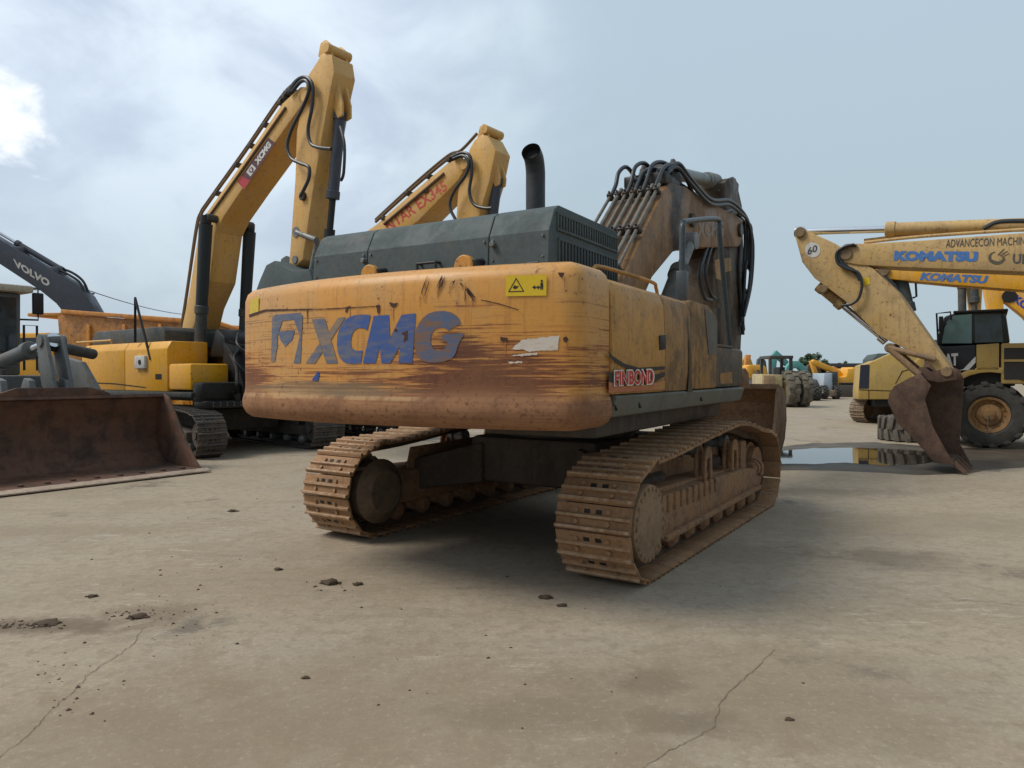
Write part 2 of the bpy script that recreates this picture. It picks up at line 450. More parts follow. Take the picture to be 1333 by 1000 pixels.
def crawler(root, rz, xc, side, w, yr, yf, zc, r, top, nshoe, mats, detail=2, k=1.0, name='track'):
    """one crawler: belt (> shoes), frame, sprocket, idler, rollers. side = +1 outer face towards +x"""
    shoe_m, mud, dark = mats
    path = loop_path(yr, yf, zc, r-.03*k, top)
    loop, pitch = track_loop(path, nshoe)
    mb = MB()
    for p, t in loop:                                   # the link chain
        for x in (-.085*k, .085*k):
            mb.obox(p - outward(t)*.055*k + Vector((xc+x, 0, 0)), .045*k, pitch*1.02, .085*k, Matrix((Vector((1, 0, 0)), t, outward(t))).transposed())
    sm = shoe_mesh(w, pitch, k)
    if detail >= 2:
        belt = mb.build('track_chain', [dark], root, rz)
        first = None
        for p, t in loop:
            if first is None:
                o = sm.build('track_shoe', [shoe_m, DARK], belt); first = o
            else:
                o = first.copy(); COL.objects.link(o); o.parent = belt
            M = Matrix((Vector((1, 0, 0)), t, outward(t))).transposed().to_4x4()
            M.translation = p + Vector((xc, 0, 0))
            o.matrix_local = M
    else:
        for p, t in loop:
            M = Matrix((Vector((1, 0, 0)), t, outward(t))).transposed()
            b = len(mb.v)
            mb.v += [M @ q + p + Vector((xc, 0, 0)) for q in sm.v]
            mb.f += [tuple(b+i for i in f) for f in sm.f]; mb.m += sm.m
        belt = mb.build('track_belt', [shoe_m, DARK], root, rz)
    # frame between the wheels
    xo = xc + side*w*.36; xi = xc - side*w*.36
    a, b_ = min(xo, xi), max(xo, xi)
    fm = MB()
    y0, y1 = yr + r*.85, yf - r*.75
    fm.prism([(y0, zc+.12*k), (y0+.06*k, zc+.16*k), (y1-.55*k, zc+.11*k), (y1, zc+.05*k), (y1, zc-.16*k), (y0, zc-.20*k)], a, b_, bev=.02*k)
    wx = xc - side*w*.22
    fm.prism([(y0+.1*k, zc-.1*k), (y0+.25*k, zc+.40*k), (y1-.3*k, zc+.46*k), (y1-.1*k, zc-.05*k)], min(wx, wx-side*.04*k), max(wx, wx-side*.04*k), bev=.01*k)
    # sloping top deck with mud ledge
    fm.prism([(y0, zc+.155*k), (y1-.6*k, zc+.105*k), (y1-.6*k, zc+.13*k), (y0+.2*k, zc+.20*k)], a+.1*k, b_-.1*k, bev=.02*k)
    fm.prism([(y0+.02*k, zc-.19*k), (y1-.02*k, zc-.15*k), (y1-.02*k, zc-.20*k), (y0+.02*k, zc-.24*k)], xo-.01*side*k if side > 0 else xo-.05*k, xo+.05*k if side > 0 else xo+.01*k, bev=.006)
    if detail >= 2:
        for i in range(9):                              # cast ribs along the ledge
            yy = y0 + .12 + i*.17
            fm.box(min(xo-.02*side, xo+.022*side), max(xo-.02*side, xo+.022*side), yy, yy+.07, zc+.0, zc+.15, .012)
    fr_o = fm.build('track_frame', mud, root, rz)
    if detail >= 2:
        for yy in (yr + (yf-yr)*.44, yr + (yf-yr)*.68):   # carrier-roller brackets, arch shaped
            m2 = MB()
            for x in (xc+side*.10, xc+side*.19):
                arch = [(yy-.13, zc+.14), (yy-.11, zc+.40)] + [(yy-.11*math.cos(q), zc+.40+.09*math.sin(q)) for q in (R(45), R(90), R(135))] + [(yy+.11, zc+.40), (yy+.13, zc+.14), (yy+.06, zc+.14), (yy+.05, zc+.36), (yy-.05, zc+.36), (yy-.06, zc+.14)]
                m2.prism(arch, min(x, x+.03*side), max(x, x+.03*side), bev=.006)
            br = m2.build('roller_bracket', mud, root, rz)
            m3 = MB(); m3.lathe([(-.12, 0), (-.12, .085), (-.05, .085), (-.05, .06), (.05, .06), (.05, .085), (.12, .085), (.12, 0)], (xc, yy, zc+.44), n=18)
            m3.build('carrier_roller', STEEL, root, rz)
        # recoil cover and idler yoke at the front
        m4 = MB()
        m4.box(xc+side*.02-.13, xc+side*.02+.13, yf-.78, yf-.55, zc-.05, zc+.42, .03)
        m4.cyl((xc+side*.16, yf-.5, zc+.05), (xc+side*.16, yf-.1, zc+.05), .085, n=16, bev=.02)
        m4.cyl((xc+side*.16, yf-.42, zc+.05), (xc+side*.16, yf-.36, zc+.05), .11, n=16)
        m4.cyl((xc+side*.16, yf-.27, zc+.05), (xc+side*.16, yf-.21, zc+.05), .11, n=16)
        m4.build('idler_yoke', MUD, root, rz)
    # sprocket with bolted final-drive cover
    sp = MB()
    nt_ = 21
    for i in range(nt_):
        a1 = 2*PI*i/nt_
        sp.obox((xc, yr+math.cos(a1)*(r-.13*k), zc+math.sin(a1)*(r-.13*k)), .07*k, .085*k, .07*k, Matrix.Rotation(a1, 3, 'X'))
    sp.lathe([(-.035*k, .05), (-.035*k, r-.15*k), (.035*k, r-.15*k), (.035*k, .05)], (xc, yr, zc), n=30)
    s = side
    sp.lathe([(s*t, q) for t, q in ((.0, .25*k), (w*.30, .315*k), (w*.40, .325*k), (w*.445, .318*k), (w*.46, .29*k), (w*.455, .22*k), (w*.47, .19*k), (w*.47, .001))], (xc, yr, zc), n=36)
    sp_m = HUB if detail >= 2 else mud
    if detail >= 2:
        for i in range(22):
            a1 = 2*PI*i/22
            c = Vector((xc+s*w*.445, yr+math.cos(a1)*.288*k, zc+math.sin(a1)*.288*k))
            sp.cyl(c, c+Vector((s*.022*k, 0, 0)), .017*k, n=6)
    so = sp.build('sprocket', sp_m, root, rz)
    if detail >= 2:
        # inner travel motor housing
        tm = MB(); tm.lathe([(-s*w*.1, .3), (-s*w*.48, .34), (-s*w*.52, .3), (-s*w*.62, .22), (-s*w*.62, .001)], (xc, yr, zc), n=32)
        tm.build('travel_motor', worn('greasy_brown_casting', (.17, .115, .072), dirt=(.06, .045, .03), amt=.5, rough=.6), so)
    idl = MB()
    idl.lathe([(-.13*k, .05), (-.13*k, r-.20*k), (-.05*k, r-.19*k), (-.05*k, r-.14*k), (.05*k, r-.14*k), (.05*k, r-.19*k), (.13*k, r-.20*k), (.13*k, .05)], (xc, yf, zc), n=32)
    idl.cyl((xc-.2*k, yf, zc), (xc+.2*k, yf, zc), .09*k, n=16)
    idl.build('idler', mud, root, rz)
    if detail >= 1:
        nr = 8 if detail >= 2 else 5
        first = None
        for i in range(nr):
            yy = yr + .45*k + (yf-yr-.85*k)*i/(nr-1)
            if first is None:
                m5 = MB(); m5.lathe([(-.2*k, 0), (-.2*k, .06*k), (-.15*k, .115*k), (-.07*k, .115*k), (-.06*k, .09*k), (.06*k, .09*k), (.07*k, .115*k), (.15*k, .115*k), (.2*k, .06*k), (.2*k, 0)], (0, 0, 0), n=18)
                first = m5.build('track_roller', STEEL if detail < 2 else MUD, root, rz)
                o = first
            else:
                o = first.copy(); COL.objects.link(o); o.parent = root
            q = Matrix.Rotation(rz, 3, 'Z') @ Vector((xc, yy, zc-r+.2*k)); o.location = q
    return belt
def outward(t):
    # the loop runs clockwise seen from +x: front -> back along the bottom, so outward is on its left
    return Vector((0, -t.z, t.y))

# ---------------------------------------------------------------- lofted counterweight
def cw_outline(cx, hw, yc, bulge, yfront, rc, arc_n=26):
    u0 = hw - rc*.85
    pts = [(cx-hw, yfront), (cx-hw, yfront-.5*(yfront-yc-rc))]
    def yr(u): return yc - bulge*(1-(u/u0)**2)
    c0 = Vector((cx-hw, yc+rc)); sl = 2*bulge/u0
    def bez(a, b, c, n):
        return [(a*(1-t)**2 + b*2*t*(1-t) + c*t*t) for t in [i/n for i in range(n+1)]]
    left = bez(Vector((cx-hw, yc+rc*.95)), Vector((cx-hw, yc+sl*rc*.85)), Vector((cx-u0, yc)), 7)
    pts += [tuple(p) for p in left[:-1]]
    pts += [(cx+u0*(2*i/arc_n-1), yr(u0*(2*i/arc_n-1))) for i in range(arc_n+1)]
    right = bez(Vector((cx+u0, yc)), Vector((cx+hw, yc+sl*rc*.85)), Vector((cx+hw, yc+rc*.95)), 7)
    pts += [tuple(p) for p in right[1:]]
    pts += [(cx+hw, yfront-.5*(yfront-yc-rc)), (cx+hw, yfront)]
    return pts, yr, u0
def loft(mb, pts, levels, mi=0):
    n = len(pts)
    nr = []
    for i in range(n):
        a = Vector(pts[max(i-1, 0)]); b = Vector(pts[min(i+1, n-1)])
        t = (b-a).normalized(); nr.append(Vector((-t.y, t.x)))       # inward
    vs = []; fs = []
    for z, ins in levels:
        for i in range(n):
            p = Vector(pts[i])
            w = nr[i]*ins
            if i in (0, n-1): w = Vector((w.x, 0))
            vs.append((p.x+w.x, p.y+w.y, z))
    for l in range(len(levels)-1):
        for i in range(n-1):
            fs.append((l*n+i, l*n+i+1, (l+1)*n+i+1, (l+1)*n+i))
        fs.append((l*n+n-1, l*n, (l+1)*n, (l+1)*n+n-1))
    fs.append(tuple(range(n-1, -1, -1))); fs.append(tuple(range((len(levels)-1)*n, len(levels)*n)))
    return mb.raw(vs, fs, mi)

# ================================================================ THE MAIN EXCAVATOR
TH_T, TH_U = R(33.2), R(30.6)
OM = (.655, 8.449)
U = Fr(OM, (math.sin(TH_U), math.cos(TH_U)))
T = Fr(OM, (math.sin(TH_T), math.cos(TH_T)))
DT = T.rz - U.rz
ex = empty('excavator', (*OM, 0), U.rz, 'large worn ochre excavator seen from behind, blue letters on its scraped rusty counterweight', 'excavator')

mats = (SHOE, MUD, worn('dark_link_steel', (.10, .06, .036), dirt=(.04, .028, .02), amt=.5, rough=.7))
TOP = [(-1.9, .97), (-1.3, 1.0), (-.5, 1.07), (.3, 1.13), (.75, 1.145), (1.2, 1.10), (1.7, 1.01), (2.12, .965)]
for xc, sd in ((1.52, 1), (-1.52, -1)):
    crawler(ex, DT, xc, sd, .66, -1.9, 2.12, .485, .485, TOP, 50, mats, 2)
cb = MB()
cb.box(-.8, .8, -.85, .85, .5, 1.02, .06)
for sx in (-1, 1):
    for sy in (-1, 1):
        cb.solid([(sx*.6, sy*.15, .5), (sx*.6, sy*.9, .5), (sx*1.45, sy*1.25, .38), (sx*1.45, sy*.55, .38),
                  (sx*.6, sy*.15, .95), (sx*.6, sy*.9, .95), (sx*1.45, sy*1.25, .72), (sx*1.45, sy*.55, .72)],
                 [(0,1,2,3),(4,5,6,7),(0,1,5,4),(1,2,6,5),(2,3,7,6),(3,0,4,7)], .03)
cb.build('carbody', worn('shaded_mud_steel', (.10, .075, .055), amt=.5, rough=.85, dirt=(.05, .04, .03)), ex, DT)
sr = MB(); sr.cyl((0, 0, 1.0), (0, 0, 1.30), .78, n=40); sr.cyl((0, 0, 1.05), (0, 0, 1.15), .84, n=40)
sr.build('swing_ring', OILY, ex)

uf = MB()                                               # revolving frame
uf.box(-1.15, 1.15, -2.75, 1.55, 1.30, 1.50, .02)
uf.box(-1.6, 1.6, -2.7, 1.2, 1.42, 1.56, .02)
uf.box(-.45, .45, -1.6, 1.3, 1.5, 2.1, .03)
uf.box(.5, 1.52, -2.6, 1.1, 1.22, 1.44, .03); uf.box(-1.52, -.5, -2.6, 1.1, 1.24, 1.44, .03)
for x in (-.48, .40):
    uf.prism([(-.3, 1.5), (1.1, 1.5), (.9, 1.9), (.55, 2.25), (.2, 2.25)], x, x+.08, bev=.02)
uf.build('revolving_frame', OILY, ex)

# counterweight
CWP, CW_YR, CW_U0 = cw_outline(.01, 1.73, -3.34, .225, -2.80, .2)
LEV = [(1.32, .17), (1.333, .09), (1.37, .035), (1.43, .006), (1.48, .004), (1.53, .014), (1.56, .025), (1.60, .03), (1.7, .03), (1.95, .03), (2.2, .03), (2.37, .034), (2.43, .055), (2.47, .10), (2.488, .16), (2.492, .3)]
mb = MB(); loft(mb, CWP, LEV)
cw = mb.build('counterweight', CW_PAINT, ex, sharp=50)
def inset_line(pts, ins):
    n = len(pts); out = []
    for i in range(n):
        a = Vector(pts[max(i-1, 0)]); b = Vector(pts[min(i+1, n-1)]); t = (b-a).normalized()
        out.append(Vector(pts[i]) + Vector((-t.y, t.x))*ins)
    return out
CWS = inset_line(CWP, .03)                              # the painted face, measured along its own length
CWL = [0.0]
for a, b in zip(CWS, CWS[1:]): CWL.append(CWL[-1] + (b-a).length)
def cw_at(s_, out=.004):
    s_ = max(0, min(CWL[-1]-1e-6, s_))
    k = max(i for i in range(len(CWL)-1) if CWL[i] <= s_)
    a, b = CWS[k], CWS[k+1]; t = (b-a).normalized()
    return a.lerp(b, (s_-CWL[k])/(CWL[k+1]-CWL[k])) - Vector((-t.y, t.x))*out
def cw_px(px, py):
    """where the sight line through a pixel meets the counterweight face: (length along it, height)"""
    d = ray(px, py); dx = d.x*U.r[0]+d.y*U.r[1]; dy = d.x*U.f[0]+d.y*U.f[1]
    ox = -(OM[0]*U.r[0]+OM[1]*U.r[1]); oy = -(OM[0]*U.f[0]+OM[1]*U.f[1])
    best = None
    for k in range(len(CWS)-1):
        a, b = CWS[k], CWS[k+1]; ex_, ey_ = b.x-a.x, b.y-a.y
        den = dx*ey_ - dy*ex_
        if abs(den) < 1e-12: continue
        t = ((a.x-ox)*ey_ - (a.y-oy)*ex_)/den; u = ((a.x-ox)*dy - (a.y-oy)*dx)/den
        if -.02 <= u <= 1.02 and t > 0 and (best is None or t < best[0]): best = (t, CWL[k] + u*(CWL[k+1]-CWL[k]))
    if best is None: best = (5.0/d.y, 0.0 if px < 400 else CWL[-1])
    return best[1], H_CAM + d.z*best[0]
def cw_decal(name, mat, polys, parent=None, out=.004, lab=None):
    vs, fs = poly2d([[cw_px(a, b) for a, b in p] for p in polys])
    vs, fs = densify(vs, fs, .05)
    mb = MB()
    V = []
    for s_, z in vs:
        q = cw_at(s_, out); V.append((q.x, q.y, z))
    mb.raw(V, fs)
    o = mb.build(name, mat, parent or cw)
    if lab: o['label'] = lab
    return o
z3 = lambda P: [(310+a/4, 320+b/4) for a, b in P]
z4 = lambda P: [(540+a/4, 320+b/4) for a, b in P]
BLUE = faded('worn_blue_lettering', (.035, .085, .28), (.17, .15, .11), .47, .72)
BLUE2 = faded('half_gone_blue_lettering', (.075, .11, .19), (.30, .19, .085), .42, .70)
BLUE3 = faded('rust_eaten_blue_lettering', (.07, .11, .20), (.20, .10, .05), .42, .60, 7)
cw_decal('emblem', BLUE2, [z3(p) for p in (
    [(180, 372), (196, 358), (240, 356), (232, 392), (207, 468), (207, 520), (192, 604), (172, 604)],
    [(240, 356), (290, 352), (292, 384), (232, 392)],
    [(290, 352), (325, 350), (338, 364), (326, 612), (290, 612), (312, 520), (322, 470), (292, 384)],
    [(208, 448), (297, 440), (284, 488), (246, 526), (224, 494)])])
cw_decal('letter_x', BLUE2, [z3(p) for p in (
    [(385, 384), (452, 377), (520, 612), (462, 613)],
    [(522, 376), (562, 371), (478, 500), (466, 458)], [(428, 505), (444, 548), (402, 613), (352, 612)])])
cw_decal('letter_c', BLUE, [z3([(692, 362), (645, 358), (606, 362), (572, 376), (548, 398), (530, 430), (518, 470), (516, 512), (520, 552), (530, 582), (548, 602), (567, 612), (590, 615), (640, 613), (650, 545), (628, 548), (612, 545), (598, 537), (590, 522), (588, 498), (592, 472), (600, 450), (614, 434), (627, 429), (642, 428), (660, 432), (674, 440)])])
cw_decal('letter_m', BLUE, [z3([(650, 612), (707, 366), (786, 360), (792, 480), (852, 360), (926, 352), (908, 610), (836, 611), (846, 520), (794, 611), (748, 612), (738, 525), (716, 612)])])
cw_decal('letter_g', BLUE3, [z4([(240, 405), (232, 382), (215, 362), (190, 347), (150, 340), (110, 342), (75, 352), (45, 374), (25, 400), (8, 435), (0, 470), (0, 515), (5, 550), (18, 580), (40, 600), (75, 608), (110, 608), (155, 602), (190, 590), (205, 575), (215, 555), (225, 520), (235, 500), (258, 458), (150, 462), (138, 495), (170, 500), (165, 522), (155, 537), (140, 544), (120, 545), (100, 538), (88, 520), (83, 495), (85, 470), (94, 448), (108, 434), (128, 426), (150, 425), (164, 430), (172, 442)])])
cw_decal('torn_blue_sticker', plain('blue_sticker', (.03, .07, .25), .5), [z3([(385, 700), (412, 660), (424, 655), (426, 672), (418, 706)])])
PRIMER = plain('bare_primer_scab', (.07, .03, .022), .8)
def jag(P, k=.9):
    out = []
    for i in range(len(P)):
        a = P[i]; b = P[(i+1) % len(P)]
        m = max(1, int(math.hypot(b[0]-a[0], b[1]-a[1])/2.2))
        for j in range(m):
            t = j/m
            out.append((a[0]*(1-t)+b[0]*t+random.uniform(-k, k)*.5, a[1]*(1-t)+b[1]*t+random.uniform(-k, k)*.5))
    return out
rs = random.Random(21); strokes = []; drips = []
for x0, y0, x1, y1, n, sp in ((76, 154, 30, 285, 7, 12), (152, 150, 112, 245, 9, 13), (210, 172, 186, 214, 5, 9), (236, 186, 252, 214, 4, 6), (254, 198, 316, 288, 9, 9), (262, 210, 264, 300, 2, 3)):
    for q in range(n):
        o1 = rs.uniform(-sp, sp); t0 = rs.uniform(0, .35); t1 = rs.uniform(.55, 1); wd = rs.uniform(1.2, 3.6)
        ax, ay = x0+(x1-x0)*t0+o1, y0+(y1-y0)*t0; bx, by = x0+(x1-x0)*t1+o1+rs.uniform(-4, 4), y0+(y1-y0)*t1
        mx, my = (ax+bx)/2+rs.uniform(-3, 3), (ay+by)/2
        strokes.append(jag(z4([(ax-.5, ay), (ax+.8, ay+1), (mx+wd, my), (bx+wd*.6, by), (bx, by+2), (mx-wd, my+2)]), .5))
        if q % 2 == 0:
            L_ = rs.uniform(20, 70); wq = rs.uniform(1, 2.4)
            drips.append(z4([(bx-wq, by), (bx+wq, by), (bx+wq*.8, by+L_*.6), (bx+.4, by+L_), (bx-.4, by+L_), (bx-wq*.7, by+L_*.5)]))
for px, py in ((566, 350), (730, 350), (808, 322)):
    a, b_ = (px-310)*1, py
for q in ((455.5, 402, 24), (493, 407, 26), (512, 400, 20), (735, 362, 22), (738, 445, 26), (658, 444, 20)):
    drips.append([(q[0]-.7, q[1]), (q[0]+.7, q[1]), (q[0]+.5, q[1]+q[2]*.6), (q[0], q[1]+q[2]), (q[0]-.5, q[1]+q[2]*.5)])
cw_decal('rust_runs', faded('thin_rust_run', (.33, .135, .045), (.50, .24, .06), .45, .65, 8), drips, out=.0035)
cw_decal('scrape_mark', PRIMER, strokes, out=.005)
cw_decal('scrape_line', PRIMER, [jag(p, .5) for p in (
    [(325, 409.5), (345, 403), (372, 402.5), (420, 402), (470, 399.5), (496, 398), (496, 399), (440, 402.4), (372, 404.6), (345, 405.5), (325, 413)],
    [(626, 390), (650, 395), (675, 403), (676, 404.2), (650, 396.5), (626, 391)], [(400, 402), (401, 402), (401, 420), (400.4, 420)],
    z3([(563, 322), (585, 312), (588, 320), (575, 330), (566, 350), (560, 345)]), z3([(788, 294), (815, 300), (836, 295), (822, 318), (808, 322), (795, 314)]),
    z3([(720, 310), (740, 308), (738, 350), (728, 352)]), z3([(812, 442), (822, 430), (834, 440), (826, 452)]), z3([(850, 455), (885, 440), (884, 490), (862, 505), (868, 470)]),
    z4([(745, 140), (780, 140), (774, 158), (764, 168), (755, 160)]), z4([(772, 480), (790, 472), (800, 488), (788, 505), (776, 498)]),
    z4([(445, 475), (485, 480), (484, 500), (448, 496)]))], out=.005)
cw_decal('torn_white_sticker', faded('torn_white_paper', (.62, .55, .48), (.45, .28, .18), .5, .75, 14), [jag(z4(p), 1.2) for p in (
    [(505, 540), (525, 518), (560, 490), (640, 480), (752, 468), (745, 545), (640, 545), (600, 552), (560, 540)], [(500, 572), (580, 560), (640, 556), (640, 568), (560, 575)],
    [(488, 606), (560, 600), (560, 610), (490, 614)])])
sig = cw_decal('warning_sticker', plain('safety_yellow', (.68, .46, .02), .45, var=.08), [[(658.5, 386), (711.5, 385), (712, 357.5), (659, 359)]], out=.006)
BLK = plain('print_black', (.02, .018, .016), .5)
def ring(P, k):
    cx = sum(p[0] for p in P)/len(P); cy = sum(p[1] for p in P)/len(P)
    Q = [(cx+(a-cx)*k, cy+(b-cy)*k) for a, b in P]
    return [[P[i], P[(i+1) % len(P)], Q[(i+1) % len(P)], Q[i]] for i in range(len(P))]
cw_decal('warning_pictogram', BLK, ring([(661.5, 380.6), (683, 380), (672.3, 361.5)], .8) + [
    [(668, 374), (671, 371), (672, 373), (676, 372), (673, 376), (669, 376.5)],
    [(693, 374.3), (697, 371.5), (697, 373.6), (700, 373.6), (700, 371.5), (704, 374.3), (700, 377), (700, 375), (697, 375), (697, 377)],
    [(704, 368), (707, 368), (707.5, 373), (706.8, 377.5), (705.8, 377.5), (705.5, 373), (705, 377.5), (703.8, 377.5), (703.6, 372)],
    [(704.6, 364.5), (706.4, 364.5), (707, 366), (706.4, 367.5), (704.6, 367.5), (704, 366)]], parent=sig, out=.0075)
cw_decal('side_sticker', plain('faded_yellow_sticker', (.62, .45, .05), .5, var=.15), [[(325.5, 412), (337, 407), (337.4, 386), (326.4, 391)]])
# lifting eyes
for px, py in ((483, 350), (606, 334)):
    x, z = U.on_y(px, py, -3.12)
    e = MB(); e.cyl((x, -3.16, 2.53), (x, -3.09, 2.53), .085, n=24, bev=.012); e.cyl((x, -3.163, 2.535), (x, -3.15, 2.535), .032, n=16)
    e.box(x-.085, x+.085, -3.155, -3.095, 2.45, 2.53)
    e.build('lifting_eye', YEL, cw)

# engine hood
HX0, HX1 = -1.06, 1.32
hp = [(-3.0, 2.44), (-2.985, 2.765), (-2.90, 2.935), (-2.83, 2.975), (-1.72, 2.975), (-1.67, 2.94), (-1.67, 2.44)]
hx = [U.on_y(480, 320, -2.97)[0], U.on_y(638, 300, -2.97)[0]]
mb = MB()
for a, b in ((HX0, hx[0]-.003), (hx[0]+.003, hx[1]-.003), (hx[1]+.003, HX1)):
    mb.prism(hp, a, b, bev=.008, seg=2)
hood = mb.build('engine_hood', GREY, ex, sharp=14)
mb = MB(); mb.prism([(y*.995+(-.012), z-.012) for y, z in hp], HX0+.02, HX1-.02); mb.v = [Vector((p.x, min(max(p.y, -2.96), -1.69), p.z)) for p in mb.v]
g = MB()
def grille(za, zb, ya, yb, n):
    g.box(HX1-.02, HX1+.003, ya, yb, za, zb, 0, 1)
    for i in range(n+1):
        yy = ya + (yb-ya)*i/n
        g.box(HX1-.01, HX1+.012, yy-.011, yy+.011, za, zb, .003)
    for zz in (za, zb): g.box(HX1-.01, HX1+.014, ya-.012, yb+.012, zz-.01, zz+.01, .003)
grille(2.50, 2.72, -2.84, -1.72, 20)
grille(2.79, 2.91, -2.86, -1.72, 24)
g.build('side_grille', [GREY, DARK], hood)
h = MB()
for px in (543, 567):
    x, z = U.on_y(px, 340, -3.05); h.tube([(x, -2.99, 2.60), (x, -3.05, 2.60), (x, -3.05, 2.52)], .012, 8)
xa = U.on_y(543, 340, -3.05)[0]; xb = U.on_y(567, 340, -3.05)[0]
h.tube([(xa, -3.05, 2.60), (xb, -3.05, 2.60)], .012, 8)
h.build('handle', BLACK, hood)
for px, py in ((643, 319), (475, 340)):
    x, z = U.on_y(px, py, -2.99); l = MB(); l.cyl((x, -3.03, z), (x, -2.98, z), .022, n=12, bev=.005); l.build('latch', STEEL, hood)
for px, py in ((493, 347), (620, 334)):
    x, z = U.on_y(px, py, -3.1); l = MB(); l.cyl((x, -3.1, 2.46), (x, -3.1, 2.58), .045, n=14, bev=.01); l.cyl((x, -3.1, 2.55), (x, -3.02, 2.57), .03, n=10)
    l.build('rubber_stop', BLACK, hood)

for i, x in enumerate((-.95, -.35, .05, .42, .95, 1.2)):   # hinges and bolts along the cover
    l = MB(); l.box(x-.035, x+.035, -3.012, -2.985, 2.47, 2.53, .006); l.cyl((x-.045, -3.012, 2.53), (x+.045, -3.012, 2.53), .010, n=8); l.build('hinge', GREY_DK, hood)
l = MB()
for x in (HX0+.04, hx[0]-.04, hx[0]+.04, hx[1]-.04, hx[1]+.04, HX1-.05):
    for z in (2.58, 2.73): l.cyl((x, -3.0, z), (x, -2.975, z), .010, n=8)
l.build('cover_bolts', STEEL, hood)

# exhaust stack
ep = smooth_path([(.775, -2.2, 2.9), (.775, -2.2, 3.2), (.775, -2.2, 3.36), (.782, -2.215, 3.46), (.795, -2.265, 3.545), (.81, -2.345, 3.585)], 6)
e = MB(); e.tube(ep, .083, 24, cap=False); inn = MB(); e.tube(ep, .076, 24, 1, cap=False)
# ring lip and a closing disc deep inside
e.tube([ep[-6], ep[-5]], .080, 24, 1)
e.cyl((.775, -2.2, 2.95), (.775, -2.2, 3.0), .10, n=24, bev=.01)
e.build('exhaust_pipe', [plain('sooty_exhaust', (.03, .032, .036), .5, var=.3), DARK], ex)

# right-hand body: doors, skirt, step box
XB = 1.72
def body_panel(y0, y1, rf=0.0, z1=2.44):
    mb = MB()
    prof = [(.55, 1.565), (XB, 1.565), (XB+.012, 1.9), (XB-.005, 2.30), (XB-.04, 2.39), (XB-.12, z1-.005), (XB-.2, z1), (.55, z1)]
    mb.prism(prof, y0, y1, ax='y', bev=.008)
    return mb
ysA = U.on_x(865, 430, XB)[0]; ysB = U.on_x(900, 430, XB)[0]; ysC = U.on_x(933, 430, XB)[0]
dA = body_panel(-2.785, ysA-.006).build('side_door', worn('dull_ochre_paint', (.50, .245, .045), dirt=(.20, .11, .05), amt=.4, rust=.5, streak=.35), ex)
dA['label'] = 'ochre door with red lettering beside the counterweight'
dB = body_panel(ysA+.006, ysB-.006).build('side_door', YEL_DIRTY, ex)
dB['label'] = 'grimy olive brown door in the middle of the side'
mb = MB()
zf = 2.43
prof = [(ysB+.006, 1.565), (ysC, 1.565), (ysC+.01, 2.1), (ysC-.03, 2.27), (ysC-.14, 2.38), (ysC-.3, zf), (ysB+.006, zf)]
mb.prism(prof, .6, XB+.004, bev=.03)
dC = mb.build('fuel_tank', YEL_DIRTY, ex)
decal_side(U, 'rubber_pad', worn('grey_patch', (.11, .115, .105), amt=.3), dC, XB+.006, [(921, 461), (933, 461), (933.5, 412), (917, 401)], polys=[[(.12, 0), (.95, 0), (1, .2), (1, .85), (.8, 1), (.0, .98), (.0, .75)]])
decal_side(U, 'oil_streak', plain('oil_streak_black', (.06, .045, .03), .5), dB, XB+.016, [(894, 510), (902, 510), (899.5, 388), (896.5, 387)], polys=[[(.1, 0), (.9, 0), (.72, .2), (.8, .35), (.55, .6), (.62, .8), (.55, 1), (.35, 1), (.38, .7), (.25, .45), (.3, .2)]])
hb = MB(); q = [U.on_x(a, b, XB+.012) for a, b in ((858.5, 456), (866, 454.5), (866, 436), (858.5, 437))]
hb.prism(q, XB-.01, XB+.02, bev=.004); hb.build('door_latch', BLACK, dA)
def decal_px(fr, name, mat, parent, x, polys, out=.004):
    vs, fs = poly2d([[fr.on_x(a, b, x) for a, b in p] for p in polys])
    mb = MB(); mb.raw([(x+out, a, b) for a, b in vs], fs)
    return mb.build(name, mat, parent)
decal_px(U, 'red_stripe', faded('faded_red_stripe', (.40, .115, .05), (.45, .24, .06), .45, .7), dA, XB+.012, [[(792, 493), (812, 503), (840, 501), (865, 495), (865, 507), (792, 511.5)]], .003)
decal_px(U, 'black_swoosh', BLK, dA, XB+.012, [[(792, 457), (797, 463.5), (812, 473.5), (832, 479), (865, 477), (865, 481), (840, 484), (818, 481.5), (802, 473), (792, 464)],
    [(792, 484), (799, 486), (801, 500), (792, 497)], [(850, 489), (865, 484), (865, 490), (852, 497)]], .0045)
decal_side(U, 'lettering_outline', plain('sticker_white', (.66, .62, .56), .5), dA, XB+.0182, [(798.5, 503.5), (851.5, 501), (851.5, 479.5), (798.5, 481.5)], 'FINBOND', .075)
decal_side(U, 'red_lettering', plain('sticker_red', (.50, .035, .03), .45), dA, XB+.0195, [(800, 502), (850, 499.6), (850, 481.2), (800, 483.2)], 'FINBOND', .035)
sk = MB()
yk0 = -2.72; yk1 = 1.35
sk.prism([(XB-.01, 1.56), (XB+.02, 1.545), (XB-.03, 1.40), (XB-.09, 1.385), (XB-.3, 1.40), (XB-.3, 1.56)], yk0, yk1, ax='y', bev=.008)
sk.build('side_skirt', worn('olive_grey_skirt', (.13, .135, .115), dirt=(.15, .11, .07), amt=.5, rough=.6), ex)
for px in (802, 833, 913):
    y, z = U.on_x(px, 525, XB); s = MB(); s.prism([(y-.035, 1.49), (y-.015, 1.49), (y+.03, 1.45), (y+.015, 1.445)], XB-.03, XB+.004); s.build('skirt_slot', DARK, ex)
st = MB()
st.box(.95, XB-.02, ysC+.05, 1.45, 1.565, 2.02, .04)
st.box(1.0, XB-.04, ysC+.05, 1.0, 2.02, 2.05, .01)
